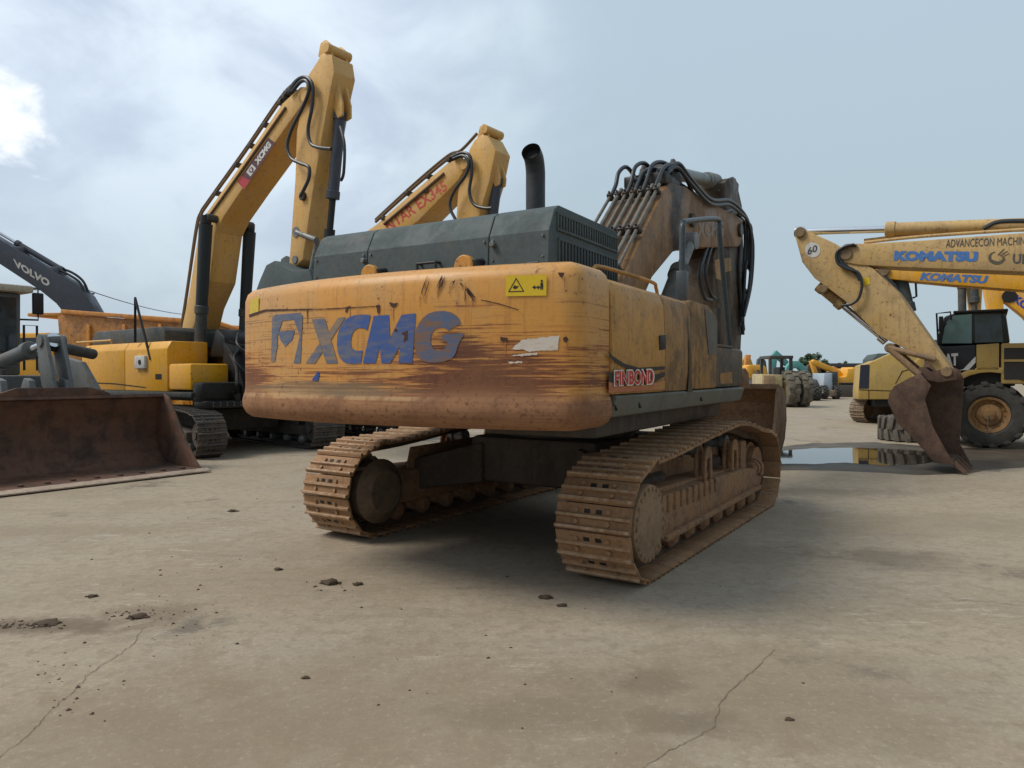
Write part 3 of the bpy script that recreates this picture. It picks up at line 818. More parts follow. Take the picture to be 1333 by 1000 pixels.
stb = st.build('tool_box', worn('grimy_grey_box', (.075, .07, .06), dirt=(.20, .13, .07), amt=.6, rust=.4, rough=.6), ex)
decal_side(U, 'tan_patch', YEL_DIRTY, stb, XB-.02, [(936, 500), (953, 499), (952, 484), (937, 486)])

# left body, cab
mb = MB(); mb.prism([(-1.6, 1.565), (-.55, 1.565), (-.55, 2.44), (-1.5, 2.44), (-1.6, 2.36)], -2.785, -.4, ax='y', bev=.02)
mb.build('left_body', YEL, ex)
mb = MB(); mb.box(-.56, .56, -1.66, -.5, 1.5, 2.40, .02); mb.build('pump_bay', OILY, ex)
cab = MB(); cab.prism([(-.28, 1.56), (1.55, 1.56), (1.72, 1.9), (1.35, 3.05), (1.2, 3.14), (-.2, 3.14), (-.28, 3.05)], -1.62, -.62, bev=.04)
cabo = cab.build('cab', GREY_DK, ex)
w = MB(); w.prism([(-.1, 2.1), (1.45, 2.1), (1.2, 2.95), (-.1, 2.95)], -1.627, -.613); w.prism([(-1.5, 2.05), (-.74, 2.05), (-.74, 2.95), (-1.5, 2.95)], -.287, -.2, ax='y')
w.build('cab_window', GLASS, cabo)

# rails
rl = MB(); rl.tube([U_p for U_p in [(1.45, -2.55, 2.44), (1.45, -2.5, 2.53), (1.45, -2.3, 2.57), (1.45, -1.2, 2.58), (1.45, -1.05, 2.54), (1.45, -1.0, 2.44)]], .017, 10, sm=4)
rl.build('hand_rail', YEL, ex)
y1, z1 = U.on_x(888, 386, 1.55); y2, z2 = U.on_x(886, 290, 1.55); y3, z3_ = U.on_x(936, 290, 1.55); y4, z4_ = U.on_x(951, 402, 1.55)
hr = MB(); hr.tube([(1.55, y1, 2.42), (1.55, y1, z2-.12), (1.55, y1+.03, z2), (1.55, y1+.14, z2+.05), (1.55, y3-.12, z3_+.02), (1.55, y3, z3_-.04), (1.55, y3+.05, z3_-.2), (1.55, y4, 2.0)], .03, 12, sm=5)
hr.box(1.50, 1.60, y1-.05, y1+.06, 2.42, 2.75, .01)
hr.build('grab_hoop', plain('dark_rail_paint', (.05, .062, .07), .4), ex)
mr = MB(); mr.cyl((1.3, -.1, 2.43), (1.3, -.1, 2.50), .09, n=20, bev=.01); mr.build('filler_cap', DARK, dC)

# boom
BW = .38
bp = [(.25, 1.85), (.55, 1.85)] + U.px([(849, 361), (876, 328), (892, 322.5), (930, 322), (962, 321)], BW)
bp += [(7.25, 4.45), (7.25, 4.85)] + U.px([(958, 280), (908, 256), (893, 243), (872, 238), (862, 254), (839, 301)], BW) + [(.25, 2.35)]
mb = MB(); mb.prism(bp, -BW, BW, bev=.015)
boom = mb.build('boom', BOOM_BROWN, ex)
decal_side(U, 'faded_lettering', faded('ghost_lettering', (.10, .09, .10), (.22, .13, .06), .42, .6), boom, BW+.002, [(907, 309), (942, 308), (942, 288), (907, 287)], 'XCMG', .05)
lt = MB(); lt.cyl((BW-.02, *U.on_x(899, 287, BW)), (BW+.06, *U.on_x(899, 287, BW)), .11, n=24, bev=.01); lt.build('boom_pin', OILY, boom); lt = MB()
lt.cyl((-BW-.06, *U.on_x(962, 300, BW)), (BW+.06, *U.on_x(962, 300, BW)), .13, n=24, bev=.01); lt.build('boom_pin', OILY, boom)
# rigid pipes up the back of the boom, clamps, looping hoses
pa = Vector((0, .55, 2.78)); pb = Vector((0, 2.33, 4.36)); up = Vector((0, -.66, .75))
PIPE = worn('dusty_steel_pipe', (.17, .155, .13), dirt=(.06, .05, .04), amt=.5, rough=.5, metal=.2)
xs = (-.36, -.24, -.12, .0, .12, .24, .34)
for i, x in enumerate(xs):
    r = .032 if i % 2 else .024
    MB().tube([pa+up*.09+Vector((x, 0, 0)), pb+up*.09+Vector((x, 0, 0))], r, 10).build('hydraulic_pipe', PIPE, boom)
for t in (.12, .5, .93):
    cl = MB()
    c = pa.lerp(pb, t)+up*.09
    for x in xs:
        cl.obox(c+Vector((x, 0, 0)), .085, .07, .10, Matrix.Rotation(R(41), 3, 'X'), .01)
        cl.cyl(c+Vector((x, 0, 0))+up*.03, c+Vector((x, 0, 0))+up*.085, .016, n=6)
    cl.obox(c-up*.05, .8, .06, .03, Matrix.Rotation(R(41), 3, 'X'))
    cl.build('pipe_clamp', OILY, boom)
class Hoses:
    def tube(s, *a, **k): MB().tube(*a, **k).build('hydraulic_hose', HOSE, boom)
hs = Hoses()
for i, (x, dy, dz) in enumerate(((-.36, -.15, .0), (-.12, .0, .06), (.0, .1, -.02), (.12, .2, .08), (.30, .3, .04))):
    b0 = pb+up*.09+Vector((x, 0, 0))
    hs.tube([b0-Vector((0, .1, .1)), b0+Vector((0, .08, .10)), b0+Vector((.0, .26+dy*.4, .32+dz)), b0+Vector((.02, .62+dy, .46+dz)), b0+Vector((.03, 1.0+dy, .36+dz)), b0+Vector((.05, 1.35+dy, .18))], .031, 12, sm=6)
x = .42
for o_ in (0, .075):
    hs.tube([(.30, 2.62+o_, 4.66+o_), (.36, 3.0+o_, 4.85+o_), (x, 3.5, 4.72+o_), (x+.02, 4.6, 4.62+o_), (x+.03, 5.8, 4.85+o_), (x+.04, 6.7, 4.86+o_), (x+.05, 7.25+o_, 4.80), (x+.05, 7.62+o_*2, 4.4), (x+.03, 7.55+o_*2, 3.6), (x, 7.2, 2.9)], .031, 12, sm=6)
for P in ([(921, 320), (916, 335), (911, 353), (912, 372), (917, 388), (926, 391)], [(926, 320), (922, 335), (918, 353), (920, 370), (925, 384), (931, 389)]):
    hs.tube([(.34, *U.on_x(a, b, .34)) for a, b in P], .034, 12, sm=5)
for P in ([(962, 296), (963, 318), (962, 350), (964, 390), (968, 430)], [(966, 375), (972, 380), (968, 392), (967, 420), (967, 436)]):
    hs.tube([(.32, *U.on_x(a, b, .32)) for a, b in P], .034, 10, sm=5)
rh = random.Random(9)
for i in range(7):
    x0 = rh.uniform(-.32, .34); x1 = rh.uniform(.1, .44)
    hs.tube([(x0, 2.45+rh.uniform(-.1, .2), 4.55), (x0+rh.uniform(-.05, .1), 2.75, 4.72+rh.uniform(0, .16)), ((x0+x1)/2, 3.2, 4.72+rh.uniform(0, .18)), (x1, 3.9, 4.62+rh.uniform(-.05, .12)), (x1+.02, 5.0+rh.uniform(0, .6), 4.68+rh.uniform(-.05, .1)), (x1, 6.6, 4.80+rh.uniform(0, .12))], rh.choice((.022, .028, .034)), 10, sm=6)
for i in range(4):
    x0 = .30+.03*i
    hs.tube([(x0, 7.15+.06*i, 4.95-.05*i), (x0+.05, 7.5+.08*i, 4.75), (x0+.03, 7.62+.05*i, 4.2-.1*i), (x0, 7.5, 3.4+.2*i), (x0-.02, 7.35, 2.6+.1*i)], .028, 10, sm=6)
eb = MB()
for x in (-.26, .2):
    eb.prism([(2.75, 4.4), (3.75, 4.5), (3.65, 4.72), (3.4, 5.02), (3.2, 5.05), (2.95, 4.75)], x, x+.06, bev=.01)
eb.cyl((-.32, 3.3, 4.93), (.32, 3.3, 4.93), .07, n=16)
eb.box(-.3, .36, 2.5, 3.2, 4.5, 4.68, .03)
eb.build('cylinder_bracket', OILY, boom)
for x in (-.56, .56):
    c = MB(); a = Vector((x, .95, 1.72)); b = Vector((x, 2.55, 3.22)); d = (b-a).normalized()
    c.cyl(a, b, .13, n=24, bev=.02); c.cyl(b-d*.16, b+d*.02, .155, n=24, bev=.015); c.cyl(a-d*.08, a+d*.12, .15, n=20)
    c.tube([a+Vector((.0, -.16, .3)), b+Vector((0, -.15, -.1))], .02, 8)
    bc = c.build('boom_cylinder', GREY_DK, ex)
    rd = MB(); rd.cyl(b, b+d*.75, .075, n=18, mi=0); rd.cyl(b+d*.75-Vector((.08, 0, 0)), b+d*.75+Vector((.08, 0, 0)), .13, n=18)
    rd.build('piston_rod', STEEL, bc)
# arm with its cylinder
AW = .28
ap = U.px([(943, 238), (949, 232), (958, 232), (966, 268), (968, 330), (965, 440), (962, 505), (945, 512), (930, 500), (928, 420), (929, 335), (938, 300), (944, 275)], AW)
mb = MB(); mb.prism(ap, -AW, AW, bev=.015)
arm = mb.build('arm', worn('oily_dark_arm_paint', (.10, .068, .04), dirt=(.03, .026, .024), amt=.7, rust=.5, rough=.55, streak=.7), ex)
decal_px(U, 'bare_paint_patch', worn('ochre_patch', (.40, .22, .06), amt=.5, streak=.6), arm, AW, [jag([(930, 338), (951, 336), (952, 352), (941, 356), (940, 366), (932, 362)], 1)], .003)
c = MB(); a = Vector((0, 3.3, 4.93)); b = Vector((0, 6.55, 5.50)); d = (b-a).normalized()
c.cyl(a, b, .115, n=24, bev=.02); c.cyl(b-d*.55, b-d*.02, .155, n=24, bev=.02); c.cyl(b-d*.7, b-d*.6, .14, n=24); c.cyl(a-d*.05, a+d*.15, .15, n=20)
ac = c.build('arm_cylinder', worn('pale_grey_cylinder', (.20, .22, .21), amt=.4, rough=.45), ex)
rd = MB(); rd.cyl(b-d*.02, b+d*.95, .07, n=18); rd.build('piston_rod', CHROME, ac)
for x in (-.2, .14): MB().prism(U.px([(936, 248), (942, 236), (955, 230), (962, 240), (960, 268), (946, 276)], .2), x, x+.06, bev=.01).build('arm_bracket', OILY, arm)
bcx = MB(); bcx.cyl((0, 8.05, 4.3), (0, 8.15, 2.7), .11, n=20, bev=.02); bcx.build('bucket_cylinder', OILY, ex)
# bucket, its mouth turned back to the tracks
yb0 = 6.75
prof_o = [(yb0, .06), (7.3, .02), (7.9, .08), (8.35, .35), (8.55, .75), (8.45, 1.15), (8.15, 1.42), (7.75, 1.5)]
mb = MB()
th = .05
inn = [(yb0, .11), (7.3, .08), (7.85, .14), (8.28, .39), (8.47, .76), (8.38, 1.11), (8.1, 1.36), (7.75, 1.44)]
mb.prism(prof_o + inn[::-1], -1.0, 1.0)
side = prof_o + [(7.55, 1.30), (7.45, .95), (7.2, .5), (6.9, .2)]
for x0 in (-1.02, .96): mb.prism(side, x0, x0+.06, bev=.008)
mb.box(-1.0, 1.0, 7.70, 7.80, 1.42, 1.52, .01)
bk = mb.build('bucket', worn('rusty_bucket', (.30, .185, .105), dirt=(.11, .07, .045), amt=.6, rust=.6, rough=.8), ex)
for x in (-.3, .24): MB().prism([(7.7, 1.45), (8.3, 1.4), (8.2, 1.75), (7.9, 1.85), (7.6, 1.75)], x, x+.06, bev=.01).build('bucket_ear', MUD, bk)
for i in range(5): MB().prism([(6.76, .03), (6.5, .05), (6.5, .08), (6.76, .12)], -.95+i*.44, -.83+i*.44).build('bucket_tooth', MUD, bk)
fl = MB()
fl.box(.6, 1.6, 1.4, 1.62, 1.42, 1.75, .03); fl.cyl((1.35, 1.55, 1.75), (1.35, 1.55, 2.55), .05, n=12); fl.cyl((1.5, 1.5, 1.6), (1.5, 1.5, 2.2), .035, n=10)
fl.build('front_platform', OILY, ex)
# ---------------------------------------------------------------- ground
def ground_mat():
    m, nt, b = nodes('yard_concrete')
    v = coords(nt)
    big = noise(nt, v, .16, 6, .6, .8); med = noise(nt, v, .9, 8, .65, .4); fine = noise(nt, v, 9, 8, .7); grit = noise(nt, v, 70, 4, .7)
    drag = noise(nt, coords(nt, (.35, 2.6, 1), rot=(0, 0, R(-28))), 1.4, 8, .68, .35)
    marks = noise(nt, coords(nt, (1.2, 9, 1), rot=(0, 0, R(22))), 1.5, 6, .7, .2)
    mid = noise(nt, coords(nt, loc=(7, 3, 0)), 3.2, 9, .7, .5)
    c = mix(nt, ramp(nt, big, .42, .58), (.362, .300, .218), (.348, .297, .232))
    c = mix(nt, ramp(nt, med, .46, .62, 0, .6), c, (.275, .22, .155))
    c = mix(nt, ramp(nt, drag, .50, .64, 0, .38), c, (.36, .29, .20))
    c = mix(nt, ramp(nt, drag, .36, .46, .35, 0), c, (.245, .195, .14))
    c = mix(nt, ramp(nt, mid, .50, .64, 0, .5), c, (.28, .23, .168))
    c = mix(nt, ramp(nt, mid, .36, .45, .3, 0), c, (.35, .285, .20))
    marks2 = noise(nt, coords(nt, (1.6, 11, 1), (4, 1, 0), (0, 0, R(-38))), 1.7, 6, .7, .2)
    sc = math_(nt, 'MULTIPLY', math_(nt, 'MAXIMUM', ramp(nt, marks, .55, .60), ramp(nt, marks2, .56, .61)), ramp(nt, mid, .46, .56))
    c = mix(nt, math_(nt, 'MULTIPLY', math_(nt, 'MULTIPLY', sc, ramp(nt, noise(nt, v, .45, 4), .46, .60)), .75), c, (.47, .41, .33))
    c = mix(nt, ramp(nt, fine, .48, .62, 0, .55), c, (.24, .19, .135))
    c = mix(nt, ramp(nt, grit, .60, .66, 0, .6), c, (.13, .10, .07))
    oil = math_(nt, 'MULTIPLY', ramp(nt, noise(nt, v, .75, 3, .5), .60, .68), ramp(nt, mid, .42, .58))
    c = mix(nt, math_(nt, 'MULTIPLY', oil, .65), c, (.09, .08, .07))
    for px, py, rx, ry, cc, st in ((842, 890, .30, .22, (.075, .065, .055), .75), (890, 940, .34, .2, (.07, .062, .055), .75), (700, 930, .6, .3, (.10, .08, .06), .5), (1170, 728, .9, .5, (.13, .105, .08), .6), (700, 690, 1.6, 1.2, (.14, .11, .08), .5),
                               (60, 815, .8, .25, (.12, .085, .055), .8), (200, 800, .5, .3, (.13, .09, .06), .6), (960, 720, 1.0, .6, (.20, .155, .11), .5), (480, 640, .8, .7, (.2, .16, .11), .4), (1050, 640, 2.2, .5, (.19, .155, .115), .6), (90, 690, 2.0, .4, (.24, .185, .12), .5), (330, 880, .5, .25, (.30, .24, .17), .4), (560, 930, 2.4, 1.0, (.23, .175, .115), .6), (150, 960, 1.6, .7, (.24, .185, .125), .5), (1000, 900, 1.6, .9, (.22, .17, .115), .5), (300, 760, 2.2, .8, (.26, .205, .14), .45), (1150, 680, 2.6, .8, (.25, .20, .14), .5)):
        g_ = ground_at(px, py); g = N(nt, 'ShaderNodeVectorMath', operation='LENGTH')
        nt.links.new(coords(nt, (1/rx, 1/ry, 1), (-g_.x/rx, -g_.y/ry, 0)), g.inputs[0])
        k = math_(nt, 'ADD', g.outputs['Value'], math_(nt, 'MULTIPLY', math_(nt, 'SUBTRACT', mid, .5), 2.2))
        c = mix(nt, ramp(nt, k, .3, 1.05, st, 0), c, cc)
    dust = noise(nt, coords(nt, loc=(3, 8, 1)), 28, 6, .75)
    c = mix(nt, ramp(nt, dust, .46, .60, .22, 0), c, (.20, .16, .115))
    c = mix(nt, ramp(nt, dust, .56, .66, 0, .35), c, (.44, .38, .30))
    nt.links.new(c, b.inputs['Base Color'])
    nt.links.new(ramp(nt, med, .3, .7, .8, .95), b.inputs['Roughness']); b.inputs['Specular IOR Level'].default_value = .25
    bump(nt, b, math_(nt, 'ADD', math_(nt, 'MULTIPLY', fine, .6), math_(nt, 'MULTIPLY', grit, .25)), .55, .014)
    return m
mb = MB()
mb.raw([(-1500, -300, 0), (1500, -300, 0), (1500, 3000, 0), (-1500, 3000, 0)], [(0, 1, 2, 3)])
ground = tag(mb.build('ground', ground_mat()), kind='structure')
# ================================================================ OTHER MACHINES
YEL2 = worn('sunfaded_yellow_paint', (.66, .385, .11), dirt=(.30, .17, .07), amt=.14, speck=.1, bmp=.05, rust=.05, rough=.5, streak=.25)
ORG = worn('deep_yellow_paint', (.76, .37, .018), dirt=(.35, .17, .04), amt=.14, speck=.1, bmp=.05, rust=.05, rough=.45, streak=.2)
SAND = worn('dusty_sand_paint', (.53, .35, .135), dirt=(.27, .17, .085), amt=.35, speck=.15, rust=.4, rough=.6, streak=.45)
CATY = worn('dull_mustard_paint', (.47, .315, .085), dirt=(.28, .19, .08), amt=.25, speck=.15, rust=.2, rough=.5)
TEAL = worn('teal_paint', (.10, .34, .32), dirt=(.12, .12, .09), amt=.3, rough=.5)
ORANGE = worn('orange_paint', (.66, .27, .05), dirt=(.2, .1, .05), amt=.4, rust=.4, rough=.55)
WHITE = worn('dirty_white_paint', (.62, .62, .60), dirt=(.3, .25, .18), amt=.3, rough=.5)
TRACKD = worn('dark_track_steel', (.085, .075, .068), dirt=(.17, .12, .08), amt=.5, rust=.4, rough=.7)
NAVY = worn('blue_grey_boom_paint', (.060, .072, .098), dirt=(.12, .11, .10), amt=.3, rough=.45, streak=.3)
GLASS2 = glass('teal_glass', (.10, .20, .19), .08)
TYRE = plain('dusty_tyre_rubber', (.06, .058, .052), .8, var=.35, scale=6)

def rod_cyl(root, name, a, b, r, cut, mat, rod=CHROME, n=20):
    a = Vector(a); b = Vector(b); c = a.lerp(b, cut); d = (b-a).normalized()
    m = MB(); m.cyl(a, c, r, n=n, bev=r*.15); m.cyl(c-d*r*1.3, c+d*r*.15, r*1.2, n=n, bev=r*.1); m.cyl(a-d*r*.4, a+d*r*.8, r*1.15, n=n)
    o = m.build(name, mat, root)
    m2 = MB(); m2.cyl(c, b, r*.58, n=16); m2.cyl(b-d*r*.7, b+d*r*.7, r*.95, n=16)
    m2.build('piston_rod', rod, o)
    return o

def std_excavator(name, label, o, f_up, f_tr, k=1.0, body=YEL2, hoodm=GREY, cwm=None, shoe=None, detail=1, tail=-3.1, group=None, cabm=GREY_DK, sides=None, hood_z=2.85, cw_top=2.305, body_top=2.22, hood_len=1.6, box_top=1.82):
    """undercarriage and upper body of a crawler excavator; working arm added by the caller"""
    F = Fr(o, f_up); Ft = Fr(o, f_tr)
    root = empty(name, (*o, 0), F.rz, label, 'excavator', group)
    dz = Ft.rz - F.rz
    shoe = shoe or TRACKD; cwm = cwm or body
    top = [(-1.75*k, .93*k), (-.8*k, .97*k), (.4*k, 1.0*k), (1.1*k, .98*k), (1.85*k, .92*k)]
    for xc, sd in ((1.3*k, 1), (-1.3*k, -1)):
        crawler(root, dz, xc, sd, .6*k, -1.75*k, 1.85*k, .465*k, .465*k, top, 46, (shoe, shoe, shoe), detail, k)
    m = MB(); m.box(-.95*k, .95*k, -.8*k, .8*k, .45*k, .95*k, .05*k); m.build('carbody', OILY, root, dz)
    m = MB(); m.cyl((0, 0, .93*k), (0, 0, 1.18*k), .72*k, n=32); m.build('swing_ring', OILY, root)
    m = MB(); m.box(-1.35*k, 1.35*k, tail*.8*k, 1.25*k, 1.15*k, 1.36*k, .02*k); m.box(-.5*k, .5*k, -1.2*k, 1.2*k, 1.3*k, 1.9*k, .03)
    m.build('revolving_frame', OILY, root)
    P, yr, u0 = cw_outline(0, 1.45*k, (tail+.22)*k, .22*k, (tail+.75)*k, .25*k, 14)
    m = MB(); loft(m, P, [(1.12*k, .15*k), (1.16*k, .05*k), (1.24*k, 0), ((cw_top-.2)*k, .01*k), ((cw_top-.055)*k, .05*k), ((cw_top-.005)*k, .14*k), (cw_top*k, .3*k)])
    m.build('counterweight', cwm, root, sharp=50)
    hp = [((tail+.28)*k, (cw_top-.06)*k), ((tail+.30)*k, (hood_z-.18)*k), ((tail+.45)*k, hood_z*k), ((tail+hood_len)*k, hood_z*k), ((tail+hood_len+.1)*k, (hood_z-.1)*k), ((tail+hood_len+.1)*k, (cw_top-.1)*k)]
    m = MB(); m.prism(hp, -1.05*k, 1.15*k, bev=.03*k); m.build('engine_hood', hoodm, root)
    for a, b, nm in ((.5, 1.45, 1), (-1.45, -.5, -1)):
        yf = .1 if nm > 0 else -.5
        m = MB()
        m.prism([(a*k, 1.34*k), (b*k, 1.34*k), (b*k, (body_top-.17 if nm > 0 else body_top-.02)*k), ((b-.1)*k if nm > 0 else (b)*k, body_top*k), ((a+.1)*k if nm < 0 else a*k, body_top*k), (a*k, (body_top-.17)*k)], (tail+.76)*k, (tail+.76+ (yf-tail-.76)*.5)*k-.01, ax='y', bev=.02*k)
        m.prism([(a*k, 1.34*k), (b*k, 1.34*k), (b*k, (body_top-.17 if nm > 0 else body_top-.02)*k), ((b-.1)*k if nm > 0 else (b)*k, body_top*k), ((a+.1)*k if nm < 0 else a*k, body_top*k), (a*k, (body_top-.17)*k)], (tail+.76+(yf-tail-.76)*.5)*k+.01, yf*k, ax='y', bev=.02*k)
        m.build('side_body', sides or body, root)
    m = MB(); m.box(.55*k, 1.44*k, .13*k, 1.05*k, 1.38*k, box_top*k, .05*k); m.build('tool_box', body, root)
    m = MB(); m.box(-1.46*k, 1.46*k, tail*.7*k, 1.1*k, 1.22*k, 1.335*k, .015*k); m.build('side_skirt', GREY_DK, root)
    m = MB(); m.prism([(-.3*k, 1.36*k), (1.4*k, 1.36*k), (1.6*k, 1.75*k), (1.2*k, 2.95*k), (1.0*k, 3.03*k), (-.2*k, 3.03*k), (-.3*k, 2.9*k)], -1.45*k, -.53*k, bev=.05*k)
    cb = m.build('cab', cabm, root)
    m = MB()
    m.prism([(-.12*k, 2.0*k), (1.28*k, 2.0*k), (1.05*k, 2.85*k), (-.12*k, 2.85*k)], -1.458*k, -.522*k)
    m.prism([(-1.33*k, 2.0*k), (-.65*k, 2.0*k), (-.65*k, 2.8*k), (-1.33*k, 2.8*k)], -.308*k, -.2*k, ax='y')
    m.solid([(-1.35*k, 1.50*k, 2.08*k), (-.63*k, 1.50*k, 2.08*k), (-.63*k, 1.235*k, 2.9*k), (-1.35*k, 1.235*k, 2.9*k),
             (-1.35*k, 1.40*k, 2.08*k), (-.63*k, 1.40*k, 2.08*k), (-.63*k, 1.135*k, 2.9*k), (-1.35*k, 1.135*k, 2.9*k)], [(0,1,2,3),(4,5,6,7),(0,1,5,4),(1,2,6,5),(2,3,7,6),(3,0,4,7)])
    m.build('cab_window', GLASS, cb)
    return root, F

def plate(root, F, name, mat, px, x0, x1, bev=.02, near=None, extra=None):
    """a boxed boom or arm: outline measured on its near face, real width behind it"""
    P = F.px(px, near if near is not None else x1)
    m = MB(); m.prism(P, x0, x1, bev=bev)
    return m.build(name, mat, root), P
def hose_px(F, paths, x, r, mat, parent, name='hydraulic_hose', n=9, sm=6):
    for q in paths:
        xx = x if not isinstance(q, tuple) else q[0]; pp = q if not isinstance(q, tuple) else q[1]
        MB().tube([(xx, *F.on_x(a, b, xx)) for a, b in pp], r, n, sm=sm).build(name, mat, parent)
def pin(F, mat, parent, px, py, x0, x1, r, name='pin', near=None):
    c = F.on_x(px, py, near if near is not None else x1)
    MB().cyl((x0, *c), (x1, *c), r, n=20, bev=.01).build(name, mat, parent)
def clamp_at(F, parent, mat, px, py, x=.22):
    MB().obox((x, *F.on_x(px, py, .3)), .3, .12, .10, bev=.015).build('pipe_clamp', mat, parent)

# ---------------------------------------------------------------- tall excavator on the left
L, FL = std_excavator('excavator', 'tall faded yellow excavator with its boom raised high and a red logo plate on it',
                      (-6.8, 16.95), (.80, -.60), (.72, -.69), 1.0, ORG, GREY_DK, tail=-4.6, detail=1, sides=ORG, cw_top=2.46, body_top=2.46, hood_z=2.82, hood_len=3.9, box_top=1.95)
W = .34
bl, _ = plate(L, FL, 'boom', YEL2, [(233, 452), (238, 420), (246, 382), (254, 330), (261, 288), (273, 271), (320, 205), (367, 135), (391, 113), (399, 113), (404, 121), (396, 132), (356, 188), (314.5, 247), (291, 282), (281, 303), (272.5, 366), (258, 400), (243, 463)], -W, W)
al, _ = plate(L, FL, 'arm', YEL2, [(417, 71), (424, 68), (432, 72), (433, 80), (435, 93), (430, 116), (416, 193), (405, 262), (394, 338), (383, 348), (376, 345), (384, 235), (386, 172), (397, 115), (401, 98), (414, 78)], -.27, .27)
for p_, x_, r_, mm, pp in (((396, 125), W+.05, .12, YEL2, bl), ((424, 62), .3, .10, YEL2, al), ((383, 338), .3, .09, STEEL, al), ((268, 283), .6, .09, GREY_DK, bl)):
    pin(FL, mm, pp, *p_, -x_, x_, r_, 'pivot_pin')
for x in (-.22, .16): MB().prism(FL.px([(415, 74), (418, 57), (424, 52), (430, 57), (433, 76)], .2), x, x+.06, bev=.008).build('tip_ear', YEL2, al)
for x in (-.2, .14): MB().prism(FL.px([(434, 100), (439, 104), (446, 134), (446, 150), (440, 154), (434, 140)], .12), x*.6, x*.6+.05, bev=.01).build('cylinder_ear', YEL2, al)
for x in (-.56, .56):
    rod_cyl(L, 'boom_cylinder', (x, *FL.on_x(259, 480, .56)), (x, *FL.on_x(268, 286, .56)), .13, .42, GREY_DK, BLACK)
    MB().tube([(x, *FL.on_x(262, 405, .56)), (x, *FL.on_x(268, 292, .56))], [.13, .15], 16).build('cylinder_wrap', plain('black_wrap', (.02, .028, .032), .6), L)
ca = (0, *FL.on_x(443, 150, 0)); cb_ = (0, *FL.on_x(429, 304, 0))
rod_cyl(L, 'bucket_cylinder', ca, cb_, .115, .70, NAVY, BLACK)
a_ = FL.on_x(370, 128, 0); 
m = MB(); m.tube([(.15, *FL.on_x(443, 165, .15)), (.2, *FL.on_x(451, 190, .15)), (.2, *FL.on_x(450, 225, .15)), (.15, *FL.on_x(444, 235, .15))], .03, 8, sm=5); m.build('cylinder_hose', HOSE, al)
# pipes and hoses
hose_px(FL, [(.28, [(235, 440), (244, 380), (256, 300), (262, 280), (272, 264), (320, 197), (366, 130), (380, 113)]),
             (.10, [(236, 425), (243, 380), (255, 298), (261, 277), (272, 260), (320, 193), (366, 126), (384, 108)]),
             (.36, [(274, 279), (300, 243), (340, 186), (372, 140)])], 0, .03, worn('brown_pipe', (.15, .09, .04), amt=.5), bl, 'hydraulic_pipe')
hose_px(FL, [(.40, [(376, 122), (388, 104), (399, 101), (407, 112), (406, 140), (401, 168), (404, 186), (414, 192), (431, 194)]),
             (.44, [(380, 120), (391, 107), (399, 106), (402, 118), (394, 140), (380, 168), (374, 190), (379, 206), (392, 213), (402, 218), (402, 232), (396, 246), (391, 256)]),
             (.30, [(372, 126), (383, 108), (394, 101), (402, 108), (403, 130)])], 0, .036, HOSE, bl)
for px, py in ((327, 190), (309, 215), (346, 163), (283, 252), (378, 118), (371, 127), (374, 122), (366, 134)): clamp_at(FL, bl, OILY, px, py)
pin(FL, OILY, al, 392, 255, .26, .34, .09, 'hose_plug')
dk = plain('sign_dark_red', (.10, .035, .035), .5); rd_ = plain('sign_red', (.42, .035, .045), .5)
Q = [(318, 247), (359, 186.5), (349.5, 179.5), (309, 236.5)]
s = decal_side(FL, 'logo_plate', rd_, bl, W, Q, out=.006)
decal_side(FL, 'logo_plate_dark', dk, s, W, Q, out=.0075, polys=[[(.2, 0), (1, 0), (1, 1), (.14, 1)]])
def sub(Q, u0, v0, u1, v1):
    return [quadmap(u0, v0, Q), quadmap(u1, v0, Q), quadmap(u1, v1, Q), quadmap(u0, v1, Q)]
decal_side(FL, 'white_lettering', WHITE, s, W, sub(Q, .48, .22, .95, .80), 'XCMG', .06, .2, out=.009)
decal_side(FL, 'emblem', WHITE, s, W, sub(Q, .25, .2, .43, .8), out=.009, polys=[[(0, 0), (.25, 0), (.25, 1), (0, 1)], [(.8, 0), (1, 0), (1, 1), (.8, 1)], [(.25, .8), (.8, .8), (.8, 1), (.25, 1)], [(.3, .7), (.5, .2), (.7, .7)], [(.25, 0), (.5, 0), (.25, .3)], [(.55, 0), (.8, 0), (.8, .3)]])
# bucket hung under the arm end, with its link
bkt, _ = plate(L, FL, 'bucket', GREY, [(330, 386), (337, 366), (346, 345), (357, 339), (366, 344), (380, 352), (402, 350), (408, 370), (398, 396), (360, 410)], -.65, .65, .03)
for x in (-.2, .14): MB().prism(FL.px([(362, 352), (366, 337), (372, 333), (378, 336), (384, 350)], .2), x, x+.06, bev=.01).build('bucket_ear', GREY, bkt)
m = MB()
for x in (-.3, .25):
    m.tube([(x, *FL.on_x(384, 302, .3)), (x, *FL.on_x(409, 312, .3))], .06, 10); m.cyl((x-.04, *FL.on_x(384, 302, .3)), (x+.04, *FL.on_x(384, 302, .3)), .11, n=16)
    m.tube([(x*.8, *FL.on_x(408, 312, .3)), (x*.8, *FL.on_x(400, 350, .3))], .05, 10)
m.build('bucket_link', STEEL, L)
